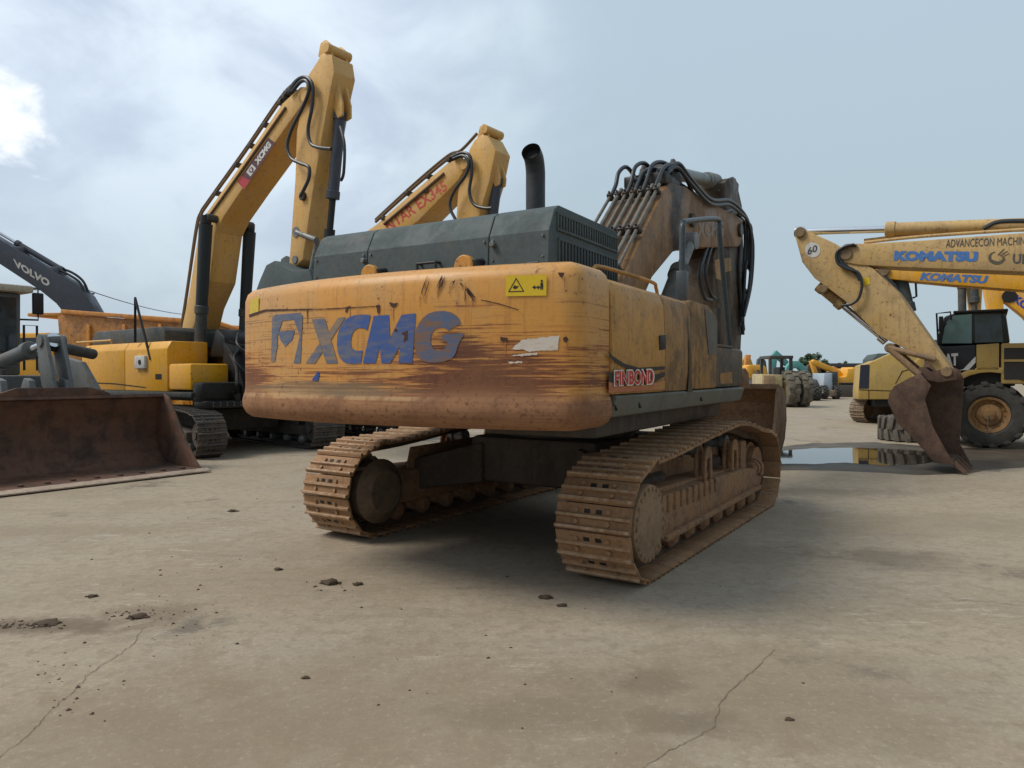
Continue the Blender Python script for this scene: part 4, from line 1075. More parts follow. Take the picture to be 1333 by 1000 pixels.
# front of the machine: dark foot plate, step, platform
m = MB()
m.box(.5, 1.42, 1.06, 1.45, 1.12, 1.55, .06); m.prism([(.7, 1.05), (1.5, 1.05), (1.5, 1.5), (1.2, 2.1), (.7, 2.5)], -.6, .5, bev=.05); m.prism([(.1, 2.1), (.9, 2.1), (.75, 2.6), (.4, 2.8)], -.9, .5, bev=.08)
rr = random.Random(3)
for i in range(16):
    xx = rr.uniform(-.9, .7); z0 = rr.uniform(1.2, 1.8); m.tube([(xx, 1.5, z0), (xx+rr.uniform(-.2, .2), 1.75, z0+.25), (xx+rr.uniform(-.4, .4), 1.45, z0+.6), (xx+rr.uniform(-.3, .3), 1.0, z0+.9)], rr.choice((.025, .035, .045)), 8, sm=5)
    m.box(xx-.06, xx+.06, 1.4, 1.62, z0-.1, z0+.05, .015)
m.box(-1.4, 1.4, 1.1, 1.6, 1.0, 1.16, .02)
m.tube([(.3, 1.57, 1.2), (.3, 1.75, 1.6), (.1, 1.7, 2.3), (0, 1.2, 2.7)], .05, 10, sm=5); m.tube([(-.2, 1.57, 1.3), (-.2, 1.72, 1.7), (-.25, 1.6, 2.4), (-.2, 1.1, 2.9)], .05, 10, sm=5)
m.build('boom_foot', plain('oily_black_casting', (.012, .012, .012), .45, var=.6, scale=5), L)
m = MB()
for i in range(12):
    for z in (1.06, 1.115): m.cyl((1.25-i*.16, 1.595, z), (1.25-i*.16, 1.607, z), .016, n=8)
m.build('step_studs', STEEL, L)
m = MB()
A = [(1.45, *FL.on_x(a, b, 1.45)) for a, b in ((176, 446), (176, 388), (196, 468))]
m.tube([A[0], A[1], A[2]], .03, 8); m.build('mirror_bracket', BLACK, L)
q0 = FL.on_x(178, 480, 1.46); q1 = FL.on_x(191, 463, 1.46)
m = MB(); m.box(1.40, 1.52, min(q0[0], q1[0]), max(q0[0], q1[0]), q0[1], q1[1], .02); m.build('notice_plate', WHITE, L)
m = MB(); m.cyl((1.52, (q0[0]+q1[0])/2+.03, (q0[1]+q1[1])/2), (1.53, (q0[0]+q1[0])/2+.03, (q0[1]+q1[1])/2), .06, n=14); m.build('notice_mark', DARK, L)

decal_px(FL, 'panel_seam', DARK, L, 1.45, [[(98, 497), (150, 499), (190, 504), (190, 505.2), (150, 500.4), (98, 498.4)]], .006)
m = MB(); q = [FL.on_x(a, b, 1.44) for a, b in ((203, 494), (211, 494), (211, 487), (203, 487))]; m.prism(q, 1.42, 1.455); m.build('step_lamp', DARK, L)
m = MB(); m.tube([(1.3, FL.on_x(100, 440, 1.3)[0], 2.46), (1.3, FL.on_x(100, 440, 1.3)[0], 2.56), (1.3, FL.on_x(145, 440, 1.3)[0], 2.56), (1.3, FL.on_x(145, 440, 1.3)[0], 2.46)], .025, 8); m.build('hand_rail', YEL2, L)

# ---------------------------------------------------------------- excavator behind the hood, red lettering on its boom
E, FE = std_excavator('excavator', 'yellow excavator with red capitals along its boom, mostly hidden behind the grey engine hood',
                      (-4.9, 19.2), (.80, -.60), (.72, -.69), .95, YEL2, GREY, detail=1)
be, _ = plate(E, FE, 'boom', YEL2, [(330, 450), (352, 380), (380, 365), (489, 293), (540, 248), (583, 212), (598, 206), (607, 207), (607, 216), (597, 234), (545, 287), (400, 400), (360, 440), (352, 470)], -W, W)
ae, _ = plate(E, FE, 'arm', YEL2, [(623, 178), (629, 174), (635, 177), (645, 196), (637, 235), (625, 275), (608, 360), (594, 372), (594, 280), (596, 250), (606, 212), (611, 194), (618, 182)], -.27, .27)
pin(FE, YEL2, be, 603, 214, -W-.05, W+.05, .12, 'pivot_pin'); pin(FE, YEL2, ae, 630, 168, -.3, .3, .1, 'pivot_pin')
for x in (-.22, .16): MB().prism(FE.px([(622, 180), (625, 166), (630, 161), (635, 166), (637, 181)], .2), x, x+.06, bev=.008).build('tip_ear', YEL2, ae)
for x in (-.2, .14): MB().prism(FE.px([(640, 204), (645, 208), (651, 230), (650, 240), (645, 243), (639, 232)], .12), x*.6, x*.6+.05, bev=.01).build('cylinder_ear', YEL2, ae)
rod_cyl(E, 'bucket_cylinder', (0, *FE.on_x(647, 235, 0)), (0, *FE.on_x(634, 345, 0)), .115, .62, NAVY, CHROME)
hose_px(FE, [(.28, [(489, 289), (540, 243), (583, 207), (597, 200)]), (.1, [(489, 286), (540, 239), (583, 203), (600, 196), (621, 174)]), (.36, [(500, 292), (545, 254), (578, 226)])], 0, .035, worn('brown_pipe', (.15, .09, .04)), be, 'hydraulic_pipe')
hose_px(FE, [(.40, [(588, 205), (602, 199), (612, 204), (614, 225), (611, 250), (617, 266), (630, 271), (640, 271)]),
             (.44, [(590, 207), (603, 203), (610, 212), (606, 228), (593, 246), (586, 262), (587, 274), (592, 284), (598, 296)])], 0, .036, HOSE, be)
for px, py in ((531, 252), (558, 230), (585, 208), (500, 284), (592, 203), (557, 249)): clamp_at(FE, be, OILY, px, py)
decal_side(FE, 'red_lettering', faded('faded_red_lettering', (.50, .06, .05), (.55, .30, .11), .55, .85), be, W, [(507, 302), (583.5, 246.5), (577, 234), (500, 290)], 'NTAR EX345', .018, 0)
for x in (-.54, .54): rod_cyl(E, 'boom_cylinder', (x, .9, 1.4), (x, 1.2, 3.2), .12, .7, GREY_DK)
plate(E, FE, 'bucket', GREY, [(560, 400), (575, 372), (600, 368), (630, 372), (636, 392), (600, 420)], -.6, .6, .03)

# ---------------------------------------------------------------- wheel loader at the left edge
def tyre(r, w, lugs=18, tread=.04, c=(0, 0, 0)):
    m = MB(); c = Vector(c)
    m.lathe([(-w*.36, r*.52), (-w*.47, r*.60), (-w*.5, r*.80), (-w*.44, r*.94), (-w*.30, r-tread), (w*.30, r-tread), (w*.44, r*.94), (w*.5, r*.80), (w*.47, r*.60), (w*.36, r*.52)], c, n=40)
    for i in range(lugs):
        for s in (-1, 1):
            a = 2*PI*(i+.25*s)/lugs
            rot = Matrix.Rotation(a, 3, 'X') @ Matrix.Rotation(s*R(18), 3, 'Y').to_3x3()
            p = Vector((s*w*.24, -math.sin(a)*(r-tread*.6), math.cos(a)*(r-tread*.6)))
            m.obox(c+p, w*.48, PI*r/lugs*.85, tread*1.6, Matrix.Rotation(a, 3, 'X') @ Matrix.Rotation(s*R(12), 3, 'Z'), .008)
            p2 = Vector((s*w*.47, -math.sin(a)*(r*.92), math.cos(a)*(r*.92)))
            m.obox(c+p2, w*.09, PI*r/lugs*.8, r*.10, Matrix.Rotation(a, 3, 'X'), .008)
    return m
def wheel(root, x, y, r, w, rimmat, side, detail=True, lugs=18):
    """tyre as a part, rim under it"""
    m = tyre(r, w, lugs if detail else 10, .045 if detail else .03, (x, y, r))
    t = m.build('wheel', TYRE, root)
    s = side
    k = MB(); k.lathe([(s*q, p) for q, p in ((w*.30, r*.56), (w*.42, r*.54), (w*.40, r*.47), (w*.26, r*.43), (w*.22, r*.36), (w*.30, r*.30), (w*.33, r*.17), (w*.44, r*.15), (w*.45, .001))], (x, y, r), n=36)
    if detail:
        for i in range(14):
            a = 2*PI*i/14; k.cyl((x+s*w*.24, y+math.cos(a)*r*.39, r+math.sin(a)*r*.39), (x+s*w*.31, y+math.cos(a)*r*.39, r+math.sin(a)*r*.39), r*.022, n=6)
    k.build('rim', rimmat, t)
    return t
lip_r = ground_at(265, 612.5, .03); lip_l = ground_at(0, 643.5, .03)
dirx = Vector((lip_r.x-lip_l.x, lip_r.y-lip_l.y)).normalized()
fL = (dirx.y, -dirx.x)
BWID = 3.7
o = (lip_r.x - dirx.x*BWID/2 - fL[0]*.95, lip_r.y - dirx.y*BWID/2 - fL[1]*.95)
WL = empty('wheel_loader', (*o, 0), Fr(o, fL).rz, 'grey wheel loader at the left edge resting its wide rusty bucket on the ground', 'wheel loader')
FW = Fr(o, fL)
hb = BWID/2
m = MB()
po = [(.95, .03), (.2, .02), (-.25, .06), (-.52, .28), (-.62, .62), (-.55, 1.02), (-.38, 1.32), (-.28, 1.36)]
pi_ = [(.95, .07), (.2, .07), (-.22, .11), (-.46, .31), (-.55, .62), (-.49, 1.0), (-.34, 1.28), (-.26, 1.31)]
m.prism(po+pi_[::-1], -hb+.03, hb-.03)
sidep = po + [(-.12, 1.28), (.12, .95), (.50, .45), (.78, .16)]
for x in (-hb, hb-.05): m.prism(sidep, x, x+.05, bev=.008)
m.prism([(-.9, 1.33), (-.85, 1.40), (-.55, 1.50), (.55, 1.50), (.85, 1.40), (.9, 1.33)], -.36, -.30, ax='y', bev=.008)
lbk = m.build('bucket', worn('rust_brown_bucket', (.15, .072, .044), dirt=(.045, .033, .027), amt=.8, rust=.8, rough=.7, streak=.6, scale=.6, fade=.4), WL)
m = MB(); m.prism([(.97, .02), (1.10, .02), (1.10, .04), (.97, .08)], -hb-.06, hb+.06, bev=.004); m.build('cutting_edge', worn('polished_edge', (.42, .32, .24), amt=.4, rough=.5), lbk)
m = MB()
for i in range(10): m.cyl((-hb+.25+i*.355, .72, .07), (-hb+.25+i*.355, .72, .10), .045, n=8)
m.build('edge_bolts', RUST, lbk)
LG = worn('loader_grey_paint', (.13, .145, .15), dirt=(.16, .12, .08), amt=.45, rust=.3, rough=.5)
def onY(px, py, y): return FW.on_y(px, py, y)
lv = MB()
xq, zq = onY(68, 440, -1.0)
for dx in (-.16, .10): lv.prism([(-.72, 1.1), (-.45, 1.25), (-.85, zq-.05), (-.95, zq+.05), (-1.1, zq+.05), (-1.2, zq-.1), (-1.05, 1.6)], xq+dx, xq+dx+.07, bev=.015)
lv.cyl((xq-.2, -1.02, zq-.05), (xq+.2, -1.02, zq-.05), .11, n=20)
lv.build('tilt_lever', LG, WL)
xe, ze = onY(124, 461, -1.6)
m = MB(); m.tube([(xq+.05, -1.02, zq-.12), (xe, -1.7, ze)], .10, 16); m.build('tilt_link', GREY_DK, WL)
xc2, zc2 = onY(15, 475, -2.4)
rod_cyl(WL, 'tilt_cylinder', (xc2, -2.9, zc2+.05), (xq, -1.02, zq-.05), .13, .6, LG)
for x in (-1.05, .95):
    m = MB(); m.prism([(-.72, .35), (-.70, .75), (-1.0, 1.45), (-1.6, 1.95), (-2.6, 2.1), (-3.4, 2.05), (-3.4, 1.75), (-2.2, 1.65), (-1.3, 1.05), (-.8, .35)], x, x+.12, bev=.02); m.build('lift_arm', LG, WL)
for px in (8, 45, 92):
    xx = onY(px, 500, -.5)[0]
    MB().prism([(-.72, .9), (-.50, 1.30), (-.60, 1.62), (-.80, 1.66), (-1.0, 1.40), (-.95, 1.0)], xx-.05, xx+.05, bev=.015).build('bucket_bracket', LG, lbk)
m = MB(); m.box(-.55, .55, -4.6, -2.2, .75, 1.7, .05); m.box(-.75, .75, -7.2, -4.6, .9, 2.2, .08); m.build('chassis', LG, WL)
for y in (-2.3, -5.6):
    for x, s in ((-1.15, -1), (1.15, 1)): wheel(WL, x, y, .80, .62, LG, s, False)
xc, zc = onY(26, 372, -4.9)
cabw = MB(); x0 = xc; cabw.prism([(-4.9, 1.7), (-4.85, 3.45), (-6.2, 3.45), (-6.3, 1.7)], x0, x0+1.5, bev=.04)
lc = cabw.build('cab', LG, WL)
m = MB(); m.box(x0-.18, x0+1.65, -6.3, -4.65, 3.46, 3.62, .05); m.build('cab_roof', worn('cream_roof', (.5, .45, .36), amt=.3), lc)
m = MB(); m.prism([(x0+.1, 2.2), (x0+1.4, 2.2), (x0+1.4, 3.35), (x0+.1, 3.35)], -4.862, -4.83, ax='y'); m.prism([(-5.0, 2.2), (-6.0, 2.2), (-6.0, 3.35), (-5.0, 3.35)], x0-.012, x0+.02); m.build('cab_window', GLASS, lc)
m = MB()
xm0, zm0 = onY(43, 409, -4.7); xm1, zm1 = onY(57, 382, -4.7)
m.box(min(xm0, xm1), max(xm0, xm1), -4.78, -4.68, zm0, zm1, .03)
m.tube([(x0+.02, -4.85, zm1+.1), ((xm0+xm1)/2, -4.72, zm1+.1), ((xm0+xm1)/2, -4.72, zm1-.1)], .02, 8); m.tube([(x0+.02, -4.85, zm0-.12), ((xm0+xm1)/2, -4.72, zm0-.12), ((xm0+xm1)/2, -4.72, zm0)], .02, 8)
m.build('mirror', BLACK, lc)
m = MB()
xr0 = onY(31, 420, -4.4)[0]; xr1 = onY(48, 420, -4.4)[0]
m.tube([(xr0, -4.4, 1.8), (xr0, -4.4, 2.75), (xr1, -4.4, 2.75), (xr1, -4.4, 1.8)], .025, 8); m.build('hand_rail', BLACK, WL)

# ---------------------------------------------------------------- blue-grey excavator boom far left
V, FV = std_excavator('excavator', 'blue-grey excavator with white capitals on its boom, standing behind the orange tipper beds',
                      (-17.0, 28.5), (-1, -.05), (-.8, -.6), 1.0, worn('mustard_yellow', (.5, .33, .06)), GREY_DK, detail=0)
bv, _ = plate(V, FV, 'boom', NAVY, [(-75, 268), (0, 312), (75, 356), (97, 369), (112, 384), (127, 410), (135, 440), (105, 445), (85, 410), (73, 395), (52, 378), (0, 344), (-75, 303)], -.35, .35, near=-.35)
plate(V, FV, 'arm', NAVY, [(-95, 262), (-70, 258), (-58, 290), (-85, 400), (-105, 400)], -.28, .28, near=-.28)
c0 = FV.on_x(28, 328, 0); c1 = FV.on_x(-50, 270, 0)
rod_cyl(V, 'arm_cylinder', (0, *FV.on_x(80, 351, 0)), (0, *FV.on_x(-60, 268, 0)), .11, .42, NAVY)
hose_px(FV, [(-.2, [(74, 350), (90, 358), (104, 368), (112, 384)]), (.1, [(72, 348), (92, 354), (108, 366), (116, 384)])], 0, .05, HOSE, bv)
MB().obox((0, *FV.on_x(76, 355, 0)), .6, .35, .4, bev=.05).build('cylinder_bracket', NAVY, bv); MB().obox((0, *FV.on_x(30, 327, 0)), .5, .3, .3, bev=.05).build('cylinder_bracket', NAVY, bv)
decal_side(FV, 'white_lettering', WHITE, bv, -.35, [(19.5, 347), (63, 374), (66, 365.5), (17, 336.5)], 'VOLVO', .045, out=-.008)

# ---------------------------------------------------------------- tipper trucks behind
def tipper(label, o, f, k, bed, cabm, group):
    F = Fr(o, f); root = empty('dump_truck', (*o, 0), F.rz, label, 'dump truck', group)
    m = MB(); m.box(-.5*k, .5*k, -4.5*k, 2.6*k, .8*k, 1.15*k, .03); m.build('chassis', DARK, root)
    prof = [(-5.2*k, 2.5*k), (-4.2*k, 1.35*k), (-.6*k, 1.3*k), (.25*k, 2.0*k), (.35*k, 3.35*k), (.2*k, 3.42*k), (-4.6*k, 3.05*k), (-5.2*k, 2.85*k)]
    m = MB(); m.prism(prof, -1.45*k, -1.36*k, bev=.02); m.prism(prof, 1.36*k, 1.45*k, bev=.02)
    m.prism([(-5.2*k, 2.5*k), (-4.2*k, 1.35*k), (-.6*k, 1.3*k), (.25*k, 2.0*k), (.35*k, 3.35*k), (.25*k, 3.35*k), (.15*k, 2.05*k), (-.65*k, 1.4*k), (-4.15*k, 1.45*k), (-5.1*k, 2.5*k)], -1.37*k, 1.37*k)
    m.build('tipper_bed', worn('shaded_orange_bed', (.48, .21, .05), dirt=(.16, .08, .035), amt=.6, rust=.5), root); m = MB()  # orange darkened below the rim, standing in for the overhanging lip's shadow
    m.prism([(-5.2*k, 2.86*k), (-4.6*k, 3.06*k), (.2*k, 3.43*k), (.2*k, 3.55*k), (-4.6*k, 3.18*k), (-5.2*k, 2.98*k)], -1.52*k, -1.38*k, bev=.02); m.prism([(-5.2*k, 2.86*k), (-4.6*k, 3.06*k), (.2*k, 3.43*k), (.2*k, 3.55*k), (-4.6*k, 3.18*k), (-5.2*k, 2.98*k)], 1.38*k, 1.52*k, bev=.02)
    m.box(-1.45*k, 1.45*k, .2*k, 1.3*k, 3.36*k, 3.46*k, .02)
    m.build('bed_rim', bed, root); m = MB()
    for i in range(4):
        for s in (-1, 1): MB().box(min(s*1.44, s*1.52)*k, max(s*1.44, s*1.52)*k, (-4.0+i*1.1)*k, (-3.9+i*1.1)*k, 1.5*k, 3.1*k, .01).build('bed_rib', bed, root)
    m = MB(); m.prism([(.7*k, 1.3*k), (2.4*k, 1.3*k), (2.3*k, 2.9*k), (.8*k, 2.9*k)], -1.1*k, 1.1*k, bev=.08); c = m.build('cab', cabm, root)
    m = MB(); m.prism([(.95*k, 2.1*k), (2.15*k, 2.1*k), (2.1*k, 2.75*k), (.95*k, 2.75*k)], -1.11*k, 1.11*k); m.box(-.95*k, .95*k, 2.3*k, 2.37*k, 2.1*k, 2.75*k); m.build('cab_window', GLASS, c)
    m = MB(); m.prism([(2.3*k, .9*k), (4.0*k, .9*k), (4.0*k, 1.7*k), (2.3*k, 2.05*k)], -.95*k, .95*k, bev=.08); m.build('engine_hood', cabm, root)
    for y in (-3.4, -1.6, 2.2):
        for s in (-1, 1): wheel(root, s*1.2*k, y*k, .78*k, .55*k, cabm, s, False)
    return root
tipper('orange tipper truck behind the loader, the nearer and fuller view of the two', (-13.3, 23.2), (-.98, .1), 1.04, ORANGE, ORG, 'tipper trucks behind the left-hand machines')
tipper('orange tipper truck whose bed end shows just left of the raised boom', (-8.6, 26.8), (.98, .15), 1.0, ORANGE, ORG, 'tipper trucks behind the left-hand machines')

# ---------------------------------------------------------------- utility pole and wire
pt = depth_at(112, 375, 44)
m = MB(); m.cyl((pt.x, 44, 0), (pt.x, 44, pt.z), .14, .10, n=12); m.box(pt.x-.5, pt.x+.5, 43.95, 44.05, pt.z-.4, pt.z-.3)
tag(m.build('utility_pole', plain('grey_pole', (.10, .10, .10), .8)), 'thin grey utility pole rising behind the blue-grey boom', 'utility pole')
wa = depth_at(112, 377, 44); wb = depth_at(246, 410, 70)
m = MB()
m.tube([wa.lerp(wb, t)+Vector((0, 0, -.9*4*t*(1-t)*.3)) for t in [i/12 for i in range(13)]], .03, 6)
m.tube([wa.lerp(depth_at(-60, 360, 40), t)+Vector((0, 0, -.8*4*t*(1-t)*.4)) for t in [i/12 for i in range(13)]], .03, 6)
tag(m.build('overhead_wire', BLACK), 'black overhead wire running from the pole above the yellow body', 'wire')

# ================================================================ RIGHT SIDE
KF = (-.80, .60)
KP = ground_at(1250, 613)
ok = (KP.x + 8.6*.80, KP.y - 8.6*.60)
K, FK = std_excavator('excavator', 'sand coloured excavator reaching in from the right edge, round white sticker on its arm',
                      ok, KF, KF, 1.0, SAND, GREY_DK, detail=0)
KX = -.30
bk1, _ = plate(K, FK, 'boom', SAND, [(1090, 333), (1092, 325), (1103, 317), (1132, 317), (1200, 313), (1333, 303), (1460, 300), (1560, 330), (1600, 520), (1540, 500), (1480, 400), (1400, 362), (1333, 354), (1173, 348), (1117, 345), (1100, 342)], -.3, .3, near=-.3)
ak1, _ = plate(K, FK, 'arm', SAND, [(1034, 304), (1036, 298), (1046, 298), (1087, 317), (1118, 340), (1136, 349), (1168, 379), (1200, 425), (1225, 461), (1240, 482), (1234, 490), (1220, 484), (1204, 467), (1142, 436), (1100, 392), (1060, 362), (1044, 341)], -.27, .27, near=-.27)
rod_cyl(K, 'arm_cylinder', (0, *FK.on_x(1420, 290, 0)), (0, *FK.on_x(1041, 302, 0)), .115, .655, SAND)
rod_cyl(K, 'bucket_cylinder', (-.0, *FK.on_x(1068, 374, 0)), (-.0, *FK.on_x(1150, 441, 0)), .10, .36, SAND)
PINM = worn('brown_pin', (.26, .17, .085), amt=.6, rust=.6)
for p_, r in (((1041, 302), .10), ((1101, 331), .11), ((1071, 376), .08), ((1158, 453), .09), ((1232, 484), .09)): pin(FK, PINM, ak1, *p_, -.33, .33, r, 'pivot_pin', near=-.33)
m = MB()
for x in (-.32, .27):
    m.tube([(x, *FK.on_x(1157, 453, -.3)), (x, *FK.on_x(1218, 468, -.3))], .05, 10); m.tube([(x, *FK.on_x(1158, 454, -.3)), (x, *FK.on_x(1197, 488, -.3))], .06, 10)
m.build('bucket_link', worn('rusty_sand_link', (.30, .19, .10), amt=.6, rust=.6), K)
hose_px(FK, [(-.36, [(1112, 318), (1098, 322), (1089, 330), (1091, 343), (1103, 350), (1117, 355), (1122, 370), (1118, 388), (1108, 396), (1096, 398)]),
             (-.33, [(1115, 320), (1100, 320), (1092, 332), (1097, 345), (1112, 352), (1119, 365)]), (-.30, [(1092, 336), (1104, 348), (1118, 358)])], 0, .026, HOSE, ak1)
hose_px(FK, [(-.2, [(1125, 316), (1200, 308), (1333, 299)]), (.1, [(1125, 313), (1200, 305), (1333, 297)])], 0, .03, SAND, bk1, 'hydraulic_pipe')
hose_px(FK, [(-.1, [(1280, 298), (1296, 290), (1315, 288), (1340, 288)])], 0, .04, HOSE, bk1)
BL3 = faded('sun_worn_blue', (.045, .16, .44), (.16, .22, .34), .5, .8, 12)
decal_side(FK, 'blue_lettering', BL3, bk1, -.3, [(1163.5, 339.5), (1273, 341), (1273.5, 327.5), (1164.5, 326.5)], 'KOMATSU', .07, out=-.006)
GREYTX = plain('grey_lettering', (.07, .075, .085), .5)
decal_side(FK, 'grey_lettering', GREYTX, bk1, -.3, [(1231, 322.5), (1352, 318), (1352, 307.5), (1232, 312)], 'ADVANCECON MACHINERY', .0, out=-.006)
decal_side(FK, 'grey_lettering', GREYTX, bk1, -.3, [(1318, 343), (1362, 345), (1362, 332), (1319, 330.5)], 'UMW', .02, out=-.006)
sw = []
for i in range(16):
    a0 = R(100+i*17); a1 = R(100+(i+1)*17); r0 = 1; 
    t0 = .28*(1-abs(i-9)/11); t1 = .28*(1-abs(i-8)/11)
    sw.append([(.5+.5*math.cos(a0), .5+.5*math.sin(a0)), (.5+.5*math.cos(a1), .5+.5*math.sin(a1)), (.5+(.5-t1)*math.cos(a1), .5+(.5-t1)*math.sin(a1)), (.5+(.5-t0)*math.cos(a0), .5+(.5-t0)*math.sin(a0))])
sw += [[(.55, .75), (.95, 1.25), (1.0, 1.22), (.62, .70)], [(.70, .70), (1.15, 1.10), (1.18, 1.05), (.75, .65)], [(.80, .60), (1.25, .92), (1.27, .87), (.82, .55)]]
decal_side(FK, 'ring_emblem', plain('grey_brown_print', (.10, .085, .06), .5), bk1, -.3, [(1286, 344), (1308, 345), (1308, 328), (1287, 327)], polys=sw, out=-.006)
ci = [(.5+.5*math.cos(2*PI*i/24), .5+.5*math.sin(2*PI*i/24)) for i in range(24)]
q60 = [(1048, 335), (1068, 336), (1068, 316), (1048, 315)]
s60 = decal_side(FK, 'round_sticker', WHITE, ak1, -.27, q60, polys=[ci], out=-.006)
decal_side(FK, 'sticker_number', GREYTX, s60, -.27, [(1051, 333), (1064.5, 327), (1064, 318), (1051.5, 323)], '60', .03, out=-.008)
decal_side(FK, 'yellow_sticker', plain('safety_yellow', (.68, .46, .02)), ak1, -.27, [(1123, 373), (1133, 370), (1132, 361), (1122, 363)], out=-.006)
# rusty bucket set down on its teeth
sb = FK.px([(1240, 484), (1246, 494), (1243, 540), (1240, 584), (1256, 614), (1243, 606), (1216, 602), (1194, 576), (1167, 549), (1156, 523), (1158, 512), (1164, 503), (1182, 493), (1198, 486)], -.62)
shell_o = sb[5:]; 
m = MB()
th_ = []
cy = sum(p[0] for p in sb)/len(sb); cz = sum(p[1] for p in sb)/len(sb)
for p in shell_o: th_.append((p[0]+(cy-p[0])*.09, p[1]+(cz-p[1])*.09))
m.prism(shell_o+th_[::-1], -.62, .62)
edge_near = sb[5:] + FK.px([(1212, 502), (1204, 520), (1214, 555), (1232, 588)], -.62)
m.prism(edge_near, -.64, -.58, bev=.006); m.prism(sb, .58, .64, bev=.006)
kb = m.build('bucket', RUST, K)
for x in (-.3, .24): MB().prism(FK.px([(1192, 492), (1196, 478), (1204, 478), (1212, 484), (1236, 478), (1247, 482), (1246, 494), (1222, 498)], -.3), x, x+.06, bev=.008).build('bucket_ear', RUST, kb)
tp = FK.px([(1243, 600), (1240, 606), (1256, 618), (1259, 616)], -.62)
for i in range(4): MB().prism([(a, max(b, .015)) for a, b in tp], -.60+i*.37, -.48+i*.37).build('bucket_tooth', RUST, kb)

# second excavator behind it
KP2 = (KP.x+1.2, KP.y+4.2); o2 = (KP2[0]+8.4*.82, KP2[1]-8.4*.57)
K2, F2 = std_excavator('excavator', 'bright yellow excavator with blue capitals on its boom, parked just behind the sand coloured one', o2, (-.82, .57), (-.82, .57), 1.0, CATY, GREY_DK, detail=0)
b2, _ = plate(K2, F2, 'boom', ORG, [(1146, 355), (1150, 346), (1160, 342), (1240, 338), (1333, 345), (1440, 352), (1520, 420), (1500, 500), (1470, 480), (1420, 400), (1333, 378), (1240, 371), (1153, 363)], -.28, .28, near=-.28)
decal_side(F2, 'blue_lettering', BL3, b2, -.28, [(1197, 365), (1286, 369.5), (1287, 359), (1199, 354.5)], 'KOMATSU', .06, .15, out=-.006)
a2, _ = plate(K2, F2, 'arm', SAND, [(1118, 338), (1128, 334), (1150, 352), (1170, 382), (1194, 424), (1222, 470), (1210, 474), (1180, 432), (1150, 385), (1128, 356)], -.25, .25, near=-.25)
decal_side(F2, 'white_sticker', WHITE, a2, -.25, [(1156, 386), (1166, 388), (1162, 374), (1152, 373)], polys=[ci], out=-.006)
pin(F2, PINM, a2, 1150, 352, -.34, .34, .13, 'pivot_pin', near=-.34)
hose_px(F2, [(-.3, [(1142, 352), (1154, 362), (1165, 372), (1168, 382), (1164, 390), (1156, 392)])], 0, .035, HOSE, a2)
rod_cyl(K2, 'bucket_cylinder', (0, *F2.on_x(1172, 362, 0)), (0, *F2.on_x(1186, 424, 0)), .15, .7, GREY)
m = MB(); m.tube([(.2, *F2.on_x(1185, 366, .2)), (.2, *F2.on_x(1192, 368, .2)), (.2, *F2.on_x(1193, 386, .2)), (.2, *F2.on_x(1188, 388, .2))], .025, 8); m.build('cylinder_hose', HOSE, K2)
plate(K2, F2, 'bucket', RUST, [(1196, 492), (1204, 470), (1224, 468), (1238, 488), (1236, 520), (1215, 530)], -.55, .55, .03, near=-.55)

# two more raised arms beyond the truck
K3, F3 = std_excavator('excavator', 'deep yellow excavator beyond the truck cab, its descending boom lettered in dark blue', (22.6, 25.0), (-.9, .44), (-.9, .44), 1.0, ORG, GREY_DK, detail=0)
b3, _ = plate(K3, F3, 'boom', ORG, [(1298, 366), (1312, 366), (1333, 387), (1420, 450), (1440, 500), (1410, 500), (1333, 412), (1309, 393)], -.3, .3, near=-.3)
m = MB(); m.cyl((-.33, *F3.on_x(1314, 386, -.3)), (-.31, *F3.on_x(1314, 386, -.3)), .24, n=20); m.build('boom_pin', DARK, b3)
decal_side(F3, 'blue_lettering', plain('deep_blue_print', (.03, .06, .35)), b3, -.3, [(1318, 392), (1372, 432), (1378, 422), (1324, 383)], 'KOMATSU', .06, out=-.006)
plate(K3, F3, 'arm', ORG, [(1278, 360), (1300, 362), (1306, 374), (1307, 430), (1298, 470), (1290, 470), (1286, 400)], -.26, .26, near=-.26)
K4, F4 = std_excavator('excavator', 'pale yellow excavator farther back whose twin dark cylinders show above the truck cab', (24.5, 29.5), (-.9, .44), (-.9, .44), 1.0, YEL2, GREY_DK, detail=0)
plate(K4, F4, 'boom', YEL2, [(1255, 352), (1275, 352), (1330, 372), (1400, 440), (1380, 450), (1320, 392), (1270, 370)], -.3, .3, near=-.3)
plate(K4, F4, 'arm', YEL2, [(1254, 354), (1277, 354), (1279, 372), (1277, 410), (1274, 450), (1268, 450), (1262, 400)], -.26, .26, near=-.26)
rod_cyl(K4, 'bucket_cylinder', (-.3, *F4.on_x(1252, 372, -.3)), (-.3, *F4.on_x(1253, 425, -.3)), .16, .8, GREY_DK)
rod_cyl(K4, 'arm_cylinder', (-.35, *F4.on_x(1267, 368, -.3)), (-.35, *F4.on_x(1269, 425, -.3)), .18, .45, GREY_DK, GREY_DK)

